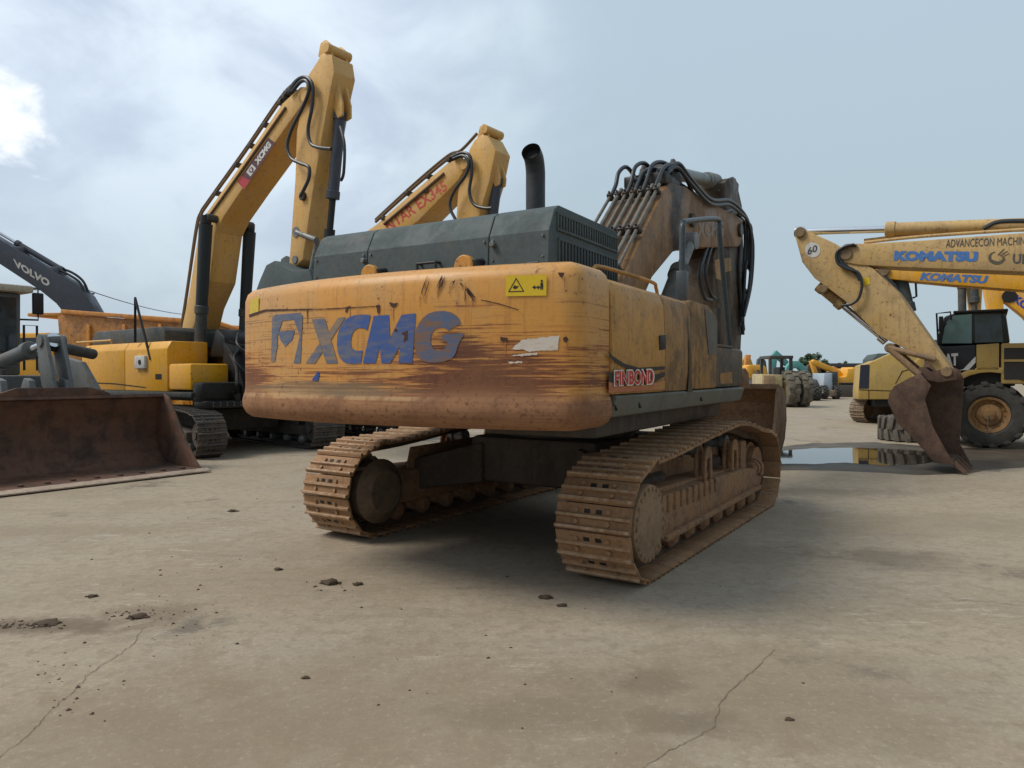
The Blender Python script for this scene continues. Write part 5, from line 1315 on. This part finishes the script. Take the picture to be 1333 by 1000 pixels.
# ---------------------------------------------------------------- articulated truck with the big wheel
AF = (-.83, .555)
wp = ground_at(1287, 582.5)
oA = (wp.x + .555*1.0, wp.y + .83*1.0)
A = empty('articulated_truck', (*oA, 0), Fr(oA, AF).rz, 'mustard yellow articulated truck with a dark glazed cab above one huge front wheel', 'articulated truck')
FA = Fr(oA, AF)
XN = -1.3
RIMM = worn('rusty_ochre_rim', (.34, .19, .07), dirt=(.12, .08, .05), amt=.5, rust=.6, rough=.6)
for x, s in ((-1.0, -1), (1.0, 1)):
    for y in (0, -4.6, -6.3): wheel(A, x, y, .775, .62, RIMM, s, y == 0, 16)
m = MB(); m.box(-.5, .5, -6.9, 1.5, .75, 1.15, .04); m.build('chassis', DARK, A)
def pA(l, x=XN): return FA.px(l, x)
yl = lambda px, py=470: FA.on_x(px, py, XN)[0]
zl = lambda px, py: FA.on_x(px, py, XN)[1]
m = MB()
arc = [(math.cos(a)*.97, .80+math.sin(a)*.97) for a in [R(t) for t in range(-5, 186, 12)]]
arc2 = [(math.cos(a)*1.12, .80+math.sin(a)*1.10) for a in [R(t) for t in range(-5, 186, 12)]]
for x in (XN, 1.0): m.prism(arc2+arc[::-1], x, x+.3, bev=.01)
m.build('fender', CATY, A)
m = MB(); m.prism([(1.5, .95), (1.6, 1.3), (1.58, 2.0), (1.4, 2.2), (.95, 2.35), (.95, 1.0), (1.1, .9)], -1.0, 1.0, bev=.06); m.build('engine_hood', CATY, A)
yA, yB, yC, yD = yl(1228), yl(1270), yl(1301), yl(1322)
zc0 = zl(1260, 449)
m = MB(); m.box(XN+.1, 1.1, yD, yA+.4, 1.45, zc0-.02, .03); deckA = m.build('deck', DARK, A)
m = MB(); m.prism(pA([(1271, 482), (1300.5, 482), (1300.5, 447), (1271, 449)]), XN, XN+.3, bev=.01); m.build('door', CATY, A)
m = MB(); m.prism(pA([(1221, 482), (1270, 482), (1270, 449), (1221, 452)]), XN, XN+.3, bev=.01); pn = m.build('side_panel', plain('gloss_black_panel', (.015, .017, .02), .3), A)
decal_side(FA, 'white_lettering', WHITE, pn, XN, [(1221, 477), (1247.5, 476), (1247, 459.5), (1221, 461)], 'CAT', .05, out=-.006)
decal_side(FA, 'white_stripe', WHITE, pn, XN, [(1247, 482), (1270, 482), (1270, 464), (1247, 478)], polys=[[(0, 0), (.6, 0), (1, .55), (1, 1), (.3, .15)]], out=-.005)
cp = [(1219, 449), (1221, 436), (1229, 412), (1245, 407), (1302, 404), (1310, 411), (1312, 425), (1315, 447)]
m = MB(); m.prism(pA(cp, XN+.15), XN+.15, 1.0, bev=.05); cA = m.build('cab', plain('black_cab_frame', (.018, .022, .025), .4), A)
decal_px(FA, 'side_window', GLASS2, cA, XN+.15, [[(1226, 447), (1231, 420), (1241, 411), (1265, 409), (1265, 447)]], -.012)
decal_px(FA, 'rear_window', glass('dark_cab_glass', (.015, .03, .03)), cA, XN+.15, [[(1269, 446), (1269, 410), (1303, 409), (1306, 445)]], -.012)
m = MB(); m.box(XN+.12, 1.05, yl(1312), yl(1240), zl(1270, 406.5), zl(1270, 403), .02); m.build('cab_roof', DARK, cA)
m = MB()
m.tube([(XN+.05, *FA.on_x(1221, 446, XN)), (XN+.05, *FA.on_x(1219, 408, XN)), (XN+.05, *FA.on_x(1237, 406, XN)), (XN+.05, *FA.on_x(1238, 416, XN))], .022, 8)
m.tube([(XN+.05, *FA.on_x(1220, 432, XN)), (XN+.05, *FA.on_x(1232, 420, XN))], .02, 8)
m.build('mirror_bracket', BLACK, A)
m = MB(); m.box(XN-.05, XN+.03, FA.on_x(1228, 425, XN)[0], FA.on_x(1222, 425, XN)[0], zl(1225, 432), zl(1225, 412), .02); m.build('mirror', BLACK, A)
m = MB(); m.prism(pA([(1303, 500), (1352, 500), (1352, 446), (1303, 447)]), XN, 1.1, bev=.04); gr = m.build('cooler_housing', CATY, A)
m = MB(); q = pA([(1307, 494), (1350, 494), (1350, 453), (1307, 453)]); m.prism(q, XN-.012, XN+.02)
m.build('cooler_grille', plain('dark_mesh', (.035, .033, .03), .6, scale=90, var=.7), gr)
m = MB(); q = pA([(1307, 471), (1350, 471), (1350, 468), (1307, 468)]); m.prism(q, XN-.03, XN+.02); m.build('grille_bar', CATY, gr)
m = MB(); yb_ = -1.9
bedp = [(-1.75, 3.2), (-1.75, 1.7), (-2.6, 1.25), (-6.4, 1.35), (-7.6, 2.4), (-7.6, 2.7), (-2.0, 3.1)]
m.prism(bedp, -1.45, 1.45, bev=.04); m.build('tipper_bed', CATY, A)
m = MB(); m.tube([(XN-.02, .02, .77), (XN-.03, .02, .45), (XN-.02, .03, .35)], .015, 8); m.build('valve_hose', STEEL, A)

# loose tyre lying near the bucket
tp_ = ground_at(1190, 577)
m = tyre(.78, .62, 18, .05)
rotm = Matrix.Rotation(R(90), 3, 'Y')
m.v = [rotm @ p + Vector((0, 0, .31)) for p in m.v]
lt_ = m.build('loose_tyre', worn('dusty_old_tyre', (.10, .09, .075), dirt=(.2, .17, .13), amt=.5, rough=.85), None, loc=(tp_.x+.35, tp_.y+.75, 0))
tag(lt_, 'dusty old tyre lying flat on the concrete behind the rusty bucket', 'tyre')

# ---------------------------------------------------------------- mustard excavator seen past the bucket
C, FC = std_excavator('excavator', 'mustard excavator with a dark grille on its tail, standing past the loose tyre', (14.75, 25.2), (.95, -.30), (.9, .43), .98, CATY, GREY, cwm=CATY, shoe=worn('tan_track', (.24, .17, .11), amt=.4), tail=-2.35, detail=1, hood_z=2.5, cw_top=2.1, body_top=2.16)
NAVG = plain('navy_grille', (.03, .035, .055), .5)
plate(C, FC, 'rear_body', CATY, [(1117, 520), (1117, 508), (1120, 476), (1133, 472), (1160, 460), (1236, 457), (1250, 520)], .3, 1.5, .03)
MB().box(-1.35, 1.4, -2.0, 1.6, .62, .86).build('dark_underside_box', DARK, C)  # dark box added to blacken the gap under the rear body
decal_px(FC, 'side_grille', NAVG, C, 1.5, [[(1118, 506), (1131, 506), (1132, 475), (1120, 475)]], .006)
decal_px(FC, 'panel_seam', DARK, C, 1.5, [[(1118, 507), (1200, 510), (1200, 511), (1118, 508)], [(1130.5, 508), (1131.5, 508), (1131.5, 521), (1130.5, 521)], [(1165, 500), (1166, 500), (1175, 484), (1190, 480), (1190, 479), (1174, 483)]], .007)
# ================================================================ FAR ROW OF MACHINES
def far_box(root, name, mat, Y, pts, depth, bev=.03):
    m = MB(); P = [depth_at(a, b, Y) for a, b in pts]
    m.prism([(p.x, p.z) for p in P], Y, Y+depth, ax='y', bev=bev)
    for q in range(len(m.v)): m.v[q] = m.v[q] - Vector(root.location)
    return m.build(name, mat, root)
def far_root(name, px, Y, label, cat):
    p = depth_at(px, 500, Y); return empty(name, (p.x, Y, 0), 0, label, cat)
def far_wheel(root, px, Y, r, w, mat, dy=0):
    p = depth_at(px, 500, Y)
    m = tyre(r, w, 12, .05, (p.x-root.location.x, dy, r)); t = m.build('wheel', TYRE, root)
    k = MB(); k.lathe([(-w*.42, .001), (-w*.42, r*.3), (-w*.3, r*.55), (w*.3, r*.55), (w*.42, r*.3), (w*.42, .001)], (p.x-root.location.x, dy, r), n=20); k.build('rim', mat, t)
# sand roller tractor with two big tyres
Y = 37.5
g1 = far_root('wheel_tractor', 1015, Y, 'sand coloured wheel tractor with an open canopy and two big rear tyres in the distance', 'tractor')
G1 = worn('pale_sand_paint', (.52, .42, .22), dirt=(.22, .15, .1), amt=.5, rust=.4)
far_box(g1, 'radiator', worn('tan_louvre', (.38, .25, .13), amt=.4), Y, [(994, 510), (1009, 510), (1009, 489), (994, 489)], .3)
far_box(g1, 'engine_hood', G1, Y+.1, [(992, 514), (1019, 514), (1019, 488), (992, 487)], 1.6, .05)
far_box(g1, 'chassis', G1, Y+.4, [(990, 520), (1052, 520), (1050, 505), (992, 508)], 1.2, .05)
TYRE_ = TYRE; TYRE = plain('pale_dusty_tyre', (.15, .135, .105), .9, var=.4, scale=5)
for px, w_ in ((1028.5, .62), (1046, .5)): far_wheel(g1, px, Y+.3, .96, w_, G1, .5)
TYRE = TYRE_
m = MB()
for px in (1003, 1030):
    p = depth_at(px, 490, Y+.6); q = depth_at(px, 466, Y+.6)
    for dy in (0, 1.3): m.box(p.x-.07-g1.location.x, p.x+.07-g1.location.x, .6+dy, .74+dy, p.z-.6, q.z)
a = depth_at(1001, 467, Y+.6); b = depth_at(1032, 463, Y+.6)
m.box(a.x-g1.location.x, b.x-g1.location.x, .5, 2.1, a.z, b.z, .03); m.build('canopy', GREY_DK, g1)
far_box(g1, 'seat', BLACK, Y+.8, [(1014, 492), (1022, 492), (1022, 478), (1016, 478)], .5)
far_box(g1, 'controls', SAND, Y+.5, [(1022, 498), (1030, 498), (1028, 482), (1024, 482)], .3)
# small yellow machine left of it
Y = 46
g2 = far_root('skid_loader', 985, Y, 'small bright yellow loader with an arched lift arm beside the bucket', 'loader')
far_box(g2, 'lift_arm', ORG, Y, [(972, 492), (972, 477), (977, 475), (994, 475), (998, 479), (999, 492), (995, 492), (993, 482), (981, 482), (979, 492)], 1.3, .04)
far_box(g2, 'body', worn('pale_grey_paint', (.35, .36, .37)), Y+.2, [(971, 515), (995, 515), (995, 492), (985, 487), (973, 490)], 1.4, .05)
for px in (975, 991): far_wheel(g2, px, Y, .45, .35, ORG, .2)
far_box(g2, 'cab_post', ORANGE, Y+1.8, [(969, 490), (974, 490), (978, 462), (971, 462)], .3)
# teal excavator(s)
def mini_exc(label, px, Y, mat, boom, arm=None, body=None, cabpts=None):
    g = far_root('excavator', px, Y, label, 'excavator')
    far_box(g, 'boom', mat, Y, boom, .5, .03)
    if arm: far_box(g, 'arm', mat, Y+.05, arm, .4, .03)
    if body: far_box(g, 'body', mat, Y-.7, body, 2.2, .06)
    if cabpts:
        c = far_box(g, 'cab', GREY_DK, Y-.8, cabpts, 1.0, .05)
    p0 = depth_at(px, 500, Y)
    for s in (-1, 1):
        m = MB()
        pr = [(-1.9+.45+.45*math.cos(t), .45+.45*math.sin(t)) for t in [R(90+i*18) for i in range(11)]] + [(1.45+.45*math.cos(t), .45+.45*math.sin(t)) for t in [R(-90+i*18) for i in range(11)]]
        m.prism(pr, s*1.1-.28, s*1.1+.28, ax='y', bev=.02); m.build('track_belt', TRACKD, g)
    m = MB(); m.box(-.9, .9, -.9, .9, .6, 1.1, .05); m.build('carbody', DARK, g)
    return g
mini_exc('teal excavator with its curved boom lowered towards the right, far behind the tractor', 1036, 52, TEAL, [(1020, 492), (1024, 478), (1031, 470), (1040, 470), (1050, 478), (1056, 490), (1055, 502), (1050, 500), (1047, 487), (1039, 479), (1032, 480), (1028, 494)], [(1048, 488), (1056, 488), (1052, 508), (1046, 508)], [(1012, 512), (1040, 512), (1040, 492), (1012, 492)], [(1006, 510), (1016, 510), (1016, 478), (1007, 478)])
mini_exc('teal excavator farther back with its boom peak pointing up', 1010, 66, TEAL, [(1002, 492), (1006, 462), (1011, 456), (1018, 462), (1030, 474), (1028, 480), (1012, 467), (1009, 492)], [(1028, 473), (1033, 477), (1031, 498), (1026, 498)], [(1000, 506), (1022, 506), (1022, 490), (1000, 490)], [(1018, 506), (1026, 506), (1026, 480), (1018, 480)])
mini_exc('orange yellow excavator with a long pale boom sloping down to its body, far row', 1102, 56, ORG, [(1056, 472), (1060, 468), (1080, 476), (1094, 482), (1102, 494), (1096, 497), (1088, 486), (1062, 476)], [(1055, 470), (1060, 470), (1066, 488), (1062, 492)], [(1090, 512), (1120, 512), (1120, 480), (1104, 480), (1102, 490), (1090, 492)], [(1080, 508), (1091, 508), (1091, 484), (1081, 484)])
mini_exc('rust brown excavator with a grey boom standing between the teal one and the white truck', 1060, 60, RUST, [(1048, 492), (1052, 476), (1060, 472), (1068, 480), (1072, 494), (1068, 494), (1063, 483), (1056, 482), (1053, 494)], None, [(1046, 510), (1068, 510), (1068, 492), (1046, 490)])
# truck with orange mudguards, flatbed with white cab
Y = 47
t1 = far_root('truck', 1060, Y, 'low truck with faded orange mudguards and one dark tyre, right of the tractor', 'truck')
far_box(t1, 'body', worn('faded_orange', (.48, .24, .13), amt=.4), Y, [(1053, 514), (1070, 514), (1069, 503), (1053, 503)], 2.2, .04)
far_box(t1, 'chassis', DARK, Y+.2, [(1050, 518), (1074, 518), (1074, 512), (1050, 512)], 1.6, .03)
for px in (1056, 1064): far_wheel(t1, px, Y, .52, .4, STEEL, .2)
far_box(t1, 'engine', STEEL, Y+.3, [(1054, 503), (1068, 503), (1064, 494), (1056, 493)], 1.2, .05)
t2 = far_root('flatbed_truck', 1080, Y+3, 'flatbed truck with a pale blue cab, its tan bed low to the ground', 'truck')
far_box(t2, 'flatbed', worn('tan_bed', (.36, .27, .19), amt=.4), Y+3, [(1070, 516), (1094, 516), (1093, 508), (1072, 508)], 2.4, .04)
c_ = far_box(t2, 'cab', worn('pale_blue_cab', (.42, .50, .58), amt=.2), Y+3.2, [(1071, 508), (1084, 508), (1084, 486), (1073, 486)], 2.0, .06)
far_box(t2, 'cab_window', GLASS, Y+3.15, [(1084.2, 498), (1090, 498), (1089, 486), (1084.2, 486)], 1.9, .03)
for px in (1074, 1090): far_wheel(t2, px, Y+3, .48, .35, STEEL, .2)
mini_exc('ochre excavator with a tall folded arm at the left end of the far row', 972, 58, CATY, [(962, 490), (966, 470), (972, 463), (978, 468), (984, 486), (979, 488), (973, 473), (969, 492)], None, [(962, 508), (984, 508), (984, 489), (962, 489)])
mini_exc('grey and yellow excavator with a thin upright boom behind the small bright loader', 990, 70, GREY, [(984, 492), (987, 468), (992, 464), (997, 470), (1000, 490), (996, 490), (993, 475), (989, 492)], None, [(978, 508), (1002, 508), (1002, 490), (978, 490)])
mini_exc('dark orange excavator beyond the flatbed cab with its arm folded down', 1086, 72, ORANGE, [(1076, 494), (1080, 480), (1086, 477), (1096, 482), (1102, 494), (1097, 495), (1091, 486), (1084, 486), (1080, 496)], None, [(1072, 510), (1094, 510), (1094, 492), (1072, 492)])
mini_exc('green grey excavator low in the gap left of the brown one', 1044, 68, worn('green_grey_paint', (.16, .22, .16), amt=.4), [(1034, 496), (1038, 486), (1044, 483), (1050, 488), (1053, 500), (1049, 500), (1046, 491), (1041, 491), (1038, 498)], None, [(1030, 510), (1050, 510), (1050, 496), (1030, 496)])
mini_exc('faded yellow excavator whose rounded tail fills the right end of the far row', 1112, 64, ORG, [(1094, 490), (1100, 482), (1108, 480), (1116, 486), (1112, 492), (1106, 488), (1099, 494)], None, [(1098, 514), (1124, 514), (1124, 478), (1110, 478), (1104, 486), (1098, 496)])
# extra yellow tanks of machines and a shed
m = MB(); a = depth_at(1078, 478, 95); b = depth_at(1180, 473, 95)
m.box(a.x, b.x, 95, 103, a.z, b.z, .03)
for i in range(7):
    x = a.x + (b.x-a.x)*i/6; m.box(x-.12, x+.12, 95.2, 95.45, 0, a.z)
m.box(a.x, b.x, 102.6, 102.9, 0, a.z)
tag(m.build('open_shed', plain('dark_roof_sheet', (.05, .055, .06), .7)), 'long low open shed with a dark flat roof beyond the far machines', 'shed')

# trees
LEAF = worn('dull_foliage', (.045, .085, .03), dirt=(.02, .04, .02), amt=.5, rough=.7, scale=.6, streak=0, fade=.35)
BARK = plain('bark', (.10, .075, .05), .9)
def tree(label, px, Y, top_py, half_px, n, base_z=1.2):
    c = depth_at(px, top_py, Y); hw = half_px*Y/FPX; Ht = c.z
    root = empty('tree', (c.x, Y, 0), 0, label, 'tree', 'trees beyond the machine row')
    m = MB(); m.tube([(0, 0, 0), (.05, 0, Ht*.35), (-.05, 0, Ht*.7)], [.22, .15, .06], 8)
    for i in range(7):
        a = i*2.4; m.tube([(0, 0, Ht*(.3+.05*i)), (math.cos(a)*hw*.6, math.sin(a)*hw*.6, Ht*(.5+.05*i))], [.07, .02], 6)
    m.build('trunk', BARK, root)
    m = MB(); rnd = random.Random(int(px))
    cl = []
    for i in range(26):
        a = rnd.uniform(0, 2*PI); rr = hw*math.sqrt(rnd.random())
        zz = Ht*(.38+.56*rnd.random()*(1-.45*(rr/hw)**2))
        cl.append((math.cos(a)*rr, math.sin(a)*rr, zz, rnd.uniform(.25, .5)*hw*.62))
    for i in range(n):
        x, y, z, r = rnd.choice(cl)
        d = Vector((rnd.gauss(0, 1), rnd.gauss(0, 1), rnd.gauss(0, .8))).normalized()*r*rnd.uniform(.45, 1.1)
        p = Vector((x, y, z)) + d; s = rnd.uniform(.10, .24)
        u = Vector((rnd.gauss(0, 1), rnd.gauss(0, 1), rnd.gauss(0, .6))).normalized(); v = u.orthogonal().normalized()
        b = len(m.v); m.v += [p-u*s, p+v*s*.45, p+u*s, p-v*s*.45]; m.f.append((b, b+1, b+2, b+3)); m.m.append(0)
    m.build('crown', LEAF, root)
    return root
tree('wide dark green tree behind the teal booms', 1058, 84, 457, 20, 4200)
tree('small round dull green tree above the open shed', 1098, 112, 468, 8, 1400)
tree('ragged green tree half hidden behind the mustard excavator', 1150, 130, 462, 22, 1800)

# ---------------------------------------------------------------- ground details
def sheet(name, pts, z, mat, kind='structure', parent=None):
    P = [ground_at(a, b, z) for a, b in pts]
    vs, fs = poly2d([[(p.x, p.y) for p in P]])
    m = MB(); m.raw([(x, y, z) for x, y in vs], fs)
    return tag(m.build(name, mat, parent), kind=kind)
def wob(P, k, n=4):
    out = []
    rr = random.Random(5)
    for i in range(len(P)):
        a = P[i]; b = P[(i+1) % len(P)]
        for j in range(n):
            t = j/n; out.append((a[0]*(1-t)+b[0]*t+rr.uniform(-k, k)*2, a[1]*(1-t)+b[1]*t+rr.uniform(-k, k)*.5))
    return out
WATER, nt, b = nodes('shallow_water')
b.inputs['Base Color'].default_value = (.028, .024, .019, 1); b.inputs['Roughness'].default_value = .03; b.inputs['IOR'].default_value = 1.33; b.inputs['Specular IOR Level'].default_value = 1.0
bump(nt, b, noise(nt, coords(nt), 2.5, 3), .03, .01)
WET = nodes('wet_concrete'); WETM, nt, b = WET
n_ = noise(nt, coords(nt), 1.2, 6)
nt.links.new(mix(nt, ramp(nt, n_, .35, .65), (.06, .048, .036), (.11, .088, .063)), b.inputs['Base Color']); b.inputs['Roughness'].default_value = .62; b.inputs['Specular IOR Level'].default_value = .3
sheet('wet_ground', wob([(1010, 612), (1012, 582), (1060, 577), (1140, 576), (1200, 580), (1260, 583), (1360, 586), (1360, 606), (1290, 611), (1262, 616), (1200, 618), (1110, 613)], 1.0), .004, WETM)
sheet('puddle', wob([(1014, 604), (1017, 587), (1060, 583.5), (1120, 583), (1180, 585), (1222, 589), (1230, 595), (1218, 601), (1190, 605), (1150, 606), (1100, 602), (1060, 604)], .7), .008, WATER)
CRK = plain('crack_line', (.17, .135, .10), .9)  # colour of the thin dark strips that draw the cracks
def crack(pts, wpx):
    rr = random.Random(len(pts)); P = []
    for i in range(len(pts)-1):
        for j in range(7):
            t = j/7; P.append((pts[i][0]*(1-t)+pts[i+1][0]*t+rr.uniform(-2, 2), pts[i][1]*(1-t)+pts[i+1][1]*t+rr.uniform(-1.2, 1.2)))
    P.append(pts[-1])
    m = MB(); L_ = []; 
    for a, b_ in P:
        g_ = ground_at(a, b_, .004); L_.append(g_)
    for i in range(len(L_)-1):
        d_ = (L_[i+1]-L_[i]).normalized(); nn = Vector((-d_.y, d_.x, 0)); w0 = .0008+.0016*rr.random(); w1 = .0008+.0016*rr.random()
        m.raw([L_[i]-nn*w0, L_[i]+nn*w0, L_[i+1]+nn*w1, L_[i+1]-nn*w1], [(0, 1, 2, 3)])
    m.build('crack', CRK, ground)
crack([(836, 1000), (870, 978), (905, 960), (930, 945), (937, 915), (960, 890), (985, 870), (1008, 845)], 2)
crack([(0, 985), (45, 950), (65, 925), (95, 900), (115, 878), (150, 855), (175, 838), (185, 818)], 2)
crack([(1205, 775), (1245, 780), (1290, 784), (1333, 788)], 2)
# mud clods
CLOD = worn('damp_mud', (.085, .058, .036), dirt=(.045, .03, .02), amt=.5, rough=.95, streak=0, scale=6, bmp=.8)
def lump(m, c, r, rr, flat=.55):
    bm = bmesh.new(); bmesh.ops.create_icosphere(bm, subdivisions=2, radius=1)
    ph = [rr.uniform(0, 6) for _ in range(4)]
    for v_ in bm.verts:
        q = v_.co; k_ = 1+.28*math.sin(q.x*3.1+ph[0])*math.cos(q.y*3.7+ph[1])+.2*math.sin(q.z*5+q.x*4+ph[2])+rr.uniform(-.08, .08)
        v_.co = Vector((q.x*r*k_, q.y*r*k_*.8, q.z*r*k_*flat)) + Vector(c) + Vector((0, 0, r*flat*.4))
    m.bm(bm); bm.free()
def clod(px, py, r, label, n=6, flat=.4):
    rr = random.Random(int(px*7+py)); g_ = ground_at(px, py); m = MB(); lump(m, (0, 0, 0), r, rr, flat)
    for i in range(n):
        a = rr.uniform(0, 6.3); d_ = r*rr.uniform(.8, 1.25); lump(m, (math.cos(a)*d_, math.sin(a)*d_*.7, 0), r*rr.uniform(.25, .5), rr, flat)
    tag(m.build('mud_clod', CLOD, None, loc=tuple(g_), sharp=60), label, 'mud clod', 'mud clods dropped on the concrete')
clod(429, 760, .065, 'largest dark mud clod, in front of the left track')
clod(466, 761.5, .04, 'flat dark mud clod just right of the largest one')
clod(362, 742, .035, 'small brown mud clod between the left track and the crumb pile')
clod(181, 804, .055, 'crumbling mud clod in the middle of the scattered crumbs')
clod(120, 777, .035, 'lone mud clod left of and behind the crumb pile')
clod(711, 779, .045, 'curled dark clod in front of the right track')
clod(732, 789, .03, 'small clod nearer than the curled dark one')
clod(303, 666, .05, 'distant mud clod left of the left track')
clod(62, 812, .06, 'mud clod at the end of the dirt ridge near the left edge', 8, .3)
clod(398, 883, .022, 'tiny pebble like clod in the open middle foreground')
clod(1027, 937, .02, 'tiny dark clod at the lower right beside the crack')
m = MB(); rr = random.Random(11)
for cx, cy, sx, sy, n in ((185, 800, 60, 14, 60), (30, 815, 60, 6, 130), (250, 810, 90, 40, 40), (90, 895, 70, 50, 35), (230, 750, 120, 40, 30), (560, 800, 250, 120, 22), (300, 700, 150, 50, 18), (700, 900, 300, 80, 14), (900, 820, 200, 100, 6), (440, 765, 40, 8, 20)):
    for i in range(n):
        px = rr.gauss(cx, sx*.5); py = rr.gauss(cy, sy*.5)
        if py < 640: continue
        g_ = ground_at(px, py); lump_r = rr.choice((.003, .004, .005, .006, .008, .010, .015))
        b = len(m.v); h = lump_r*.7
        k5 = rr.randint(4, 6); vv = []
        for j in range(k5):
            a = 2*PI*j/k5+rr.uniform(-.3, .3); vv.append(g_+Vector((math.cos(a)*lump_r*rr.uniform(.7, 1.3), math.sin(a)*lump_r*rr.uniform(.6, 1.2), .001)))
        vv.append(g_+Vector((0, 0, h)))
        m.raw(vv, [(j, (j+1) % k5, k5) for j in range(k5)])
tag(m.build('dirt_crumbs', CLOD, sharp=10), 'scatter of fine dark dirt crumbs over the concrete', 'dirt', kind='stuff')
# ---------------------------------------------------------------- camera, sky, sun
cd = bpy.data.cameras.new('camera'); cam = bpy.data.objects.new('camera', cd); COL.objects.link(cam)
cd.sensor_width = 36; cd.lens = 36*FPX/1333; cd.clip_end = 5000; cd.clip_start = .05
cam.location = (0, 0, H_CAM); cam.rotation_euler = (PI/2 - PITCH, 0, 0)
scene.camera = cam
SUN_EL, SUN_AZ = R(52), R(-97)     # azimuth from +Y towards +X
w = bpy.data.worlds.new('World'); scene.world = w; w.use_nodes = True
nt = w.node_tree; bg = nt.nodes['Background']
sky = N(nt, 'ShaderNodeTexSky', sky_type='NISHITA'); sky.sun_disc = False
sky.sun_elevation = SUN_EL; sky.sun_rotation = SUN_AZ; sky.dust_density = 3.0; sky.air_density = 1.2
tc = N(nt, 'ShaderNodeTexCoord')
def wmap(scale, loc=(0, 0, 0)):
    mp = N(nt, 'ShaderNodeMapping'); mp.inputs['Scale'].default_value = scale; mp.inputs['Location'].default_value = loc
    nt.links.new(tc.outputs['Generated'], mp.inputs['Vector']); return mp.outputs['Vector']
sep = N(nt, 'ShaderNodeSeparateXYZ'); nt.links.new(tc.outputs['Generated'], sep.inputs[0])
SX, SY, SZ = sep.outputs
big = noise(nt, wmap((1.6, 1.6, 2.4), (3.1, .4, 1.2)), 1.3, 6, .55, .5)
fin = noise(nt, wmap((1.8, 1.8, 2.8), (1.3, 4.4, .2)), 2.6, 7, .55, .4)
# cloud cover is thickest and brightest towards the left of the yard
leftness = ramp(nt, SX, -.75, .40, 1, 0)
K = 10.6
grey_blue = mix(nt, ramp(nt, SZ, 0, .55), tuple(K*c for c in (.345, .425, .475)), tuple(K*c for c in (.38, .475, .55)))
pale = mix(nt, ramp(nt, fin, .35, .65), tuple(K*c for c in (.45, .52, .635)), tuple(K*c for c in (.64, .725, .80)))
cover = ramp(nt, math_(nt, 'ADD', math_(nt, 'MULTIPLY', leftness, .55), math_(nt, 'MULTIPLY', big, .75)), .42, .80)
cover = math_(nt, 'MULTIPLY', cover, ramp(nt, SZ, .0, .40, .25, 1))
cl = mix(nt, cover, grey_blue, pale)
# one bright break in the cloud low on the left
d = N(nt, 'ShaderNodeVectorMath', operation='DISTANCE'); nt.links.new(tc.outputs['Generated'], d.inputs[0])
v = ray(-14, 152).normalized(); d.inputs[1].default_value = v
fn2 = noise(nt, wmap((1.2, 1.2, 2.2), (5, 2, 1)), 9, 5, .6, .4)
br = ramp(nt, math_(nt, 'ADD', d.outputs['Value'], math_(nt, 'ADD', math_(nt, 'MULTIPLY', math_(nt, 'SUBTRACT', fin, .5), .12), math_(nt, 'MULTIPLY', math_(nt, 'SUBTRACT', fn2, .5), .22))), .0, .060, 1, 0)
cl = mix(nt, math_(nt, 'MULTIPLY', br, .85), cl, (9.5, 9.8, 10))
fc = mix(nt, .9, sky.outputs[0], cl)
# darker cloud set in the unseen sky behind the camera, to dim undersides
fc = mix(nt, ramp(nt, SY, -.45, .35, .35, 0), fc, (.9, 1.0, 1.1))
nt.links.new(fc, bg.inputs['Color']); bg.inputs['Strength'].default_value = .1
sl = bpy.data.lights.new('sun', 'SUN'); sl.energy = 2.0; sl.angle = R(22); sl.color = (1, .94, .84)
so = bpy.data.objects.new('sun', sl); COL.objects.link(so)
sd = Vector((math.sin(SUN_AZ)*math.cos(SUN_EL), math.cos(SUN_AZ)*math.cos(SUN_EL), math.sin(SUN_EL)))
so.rotation_euler = (-sd).to_track_quat('-Z', 'Y').to_euler(); so.location = (-10, 0, 20)
vs = scene.view_settings; vs.view_transform = 'Standard'; vs.look = 'None'; vs.exposure = 0.36; vs.gamma = 1.0; vs.use_curve_mapping = False
scene.cycles.max_bounces = 8; scene.cycles.use_denoising = True
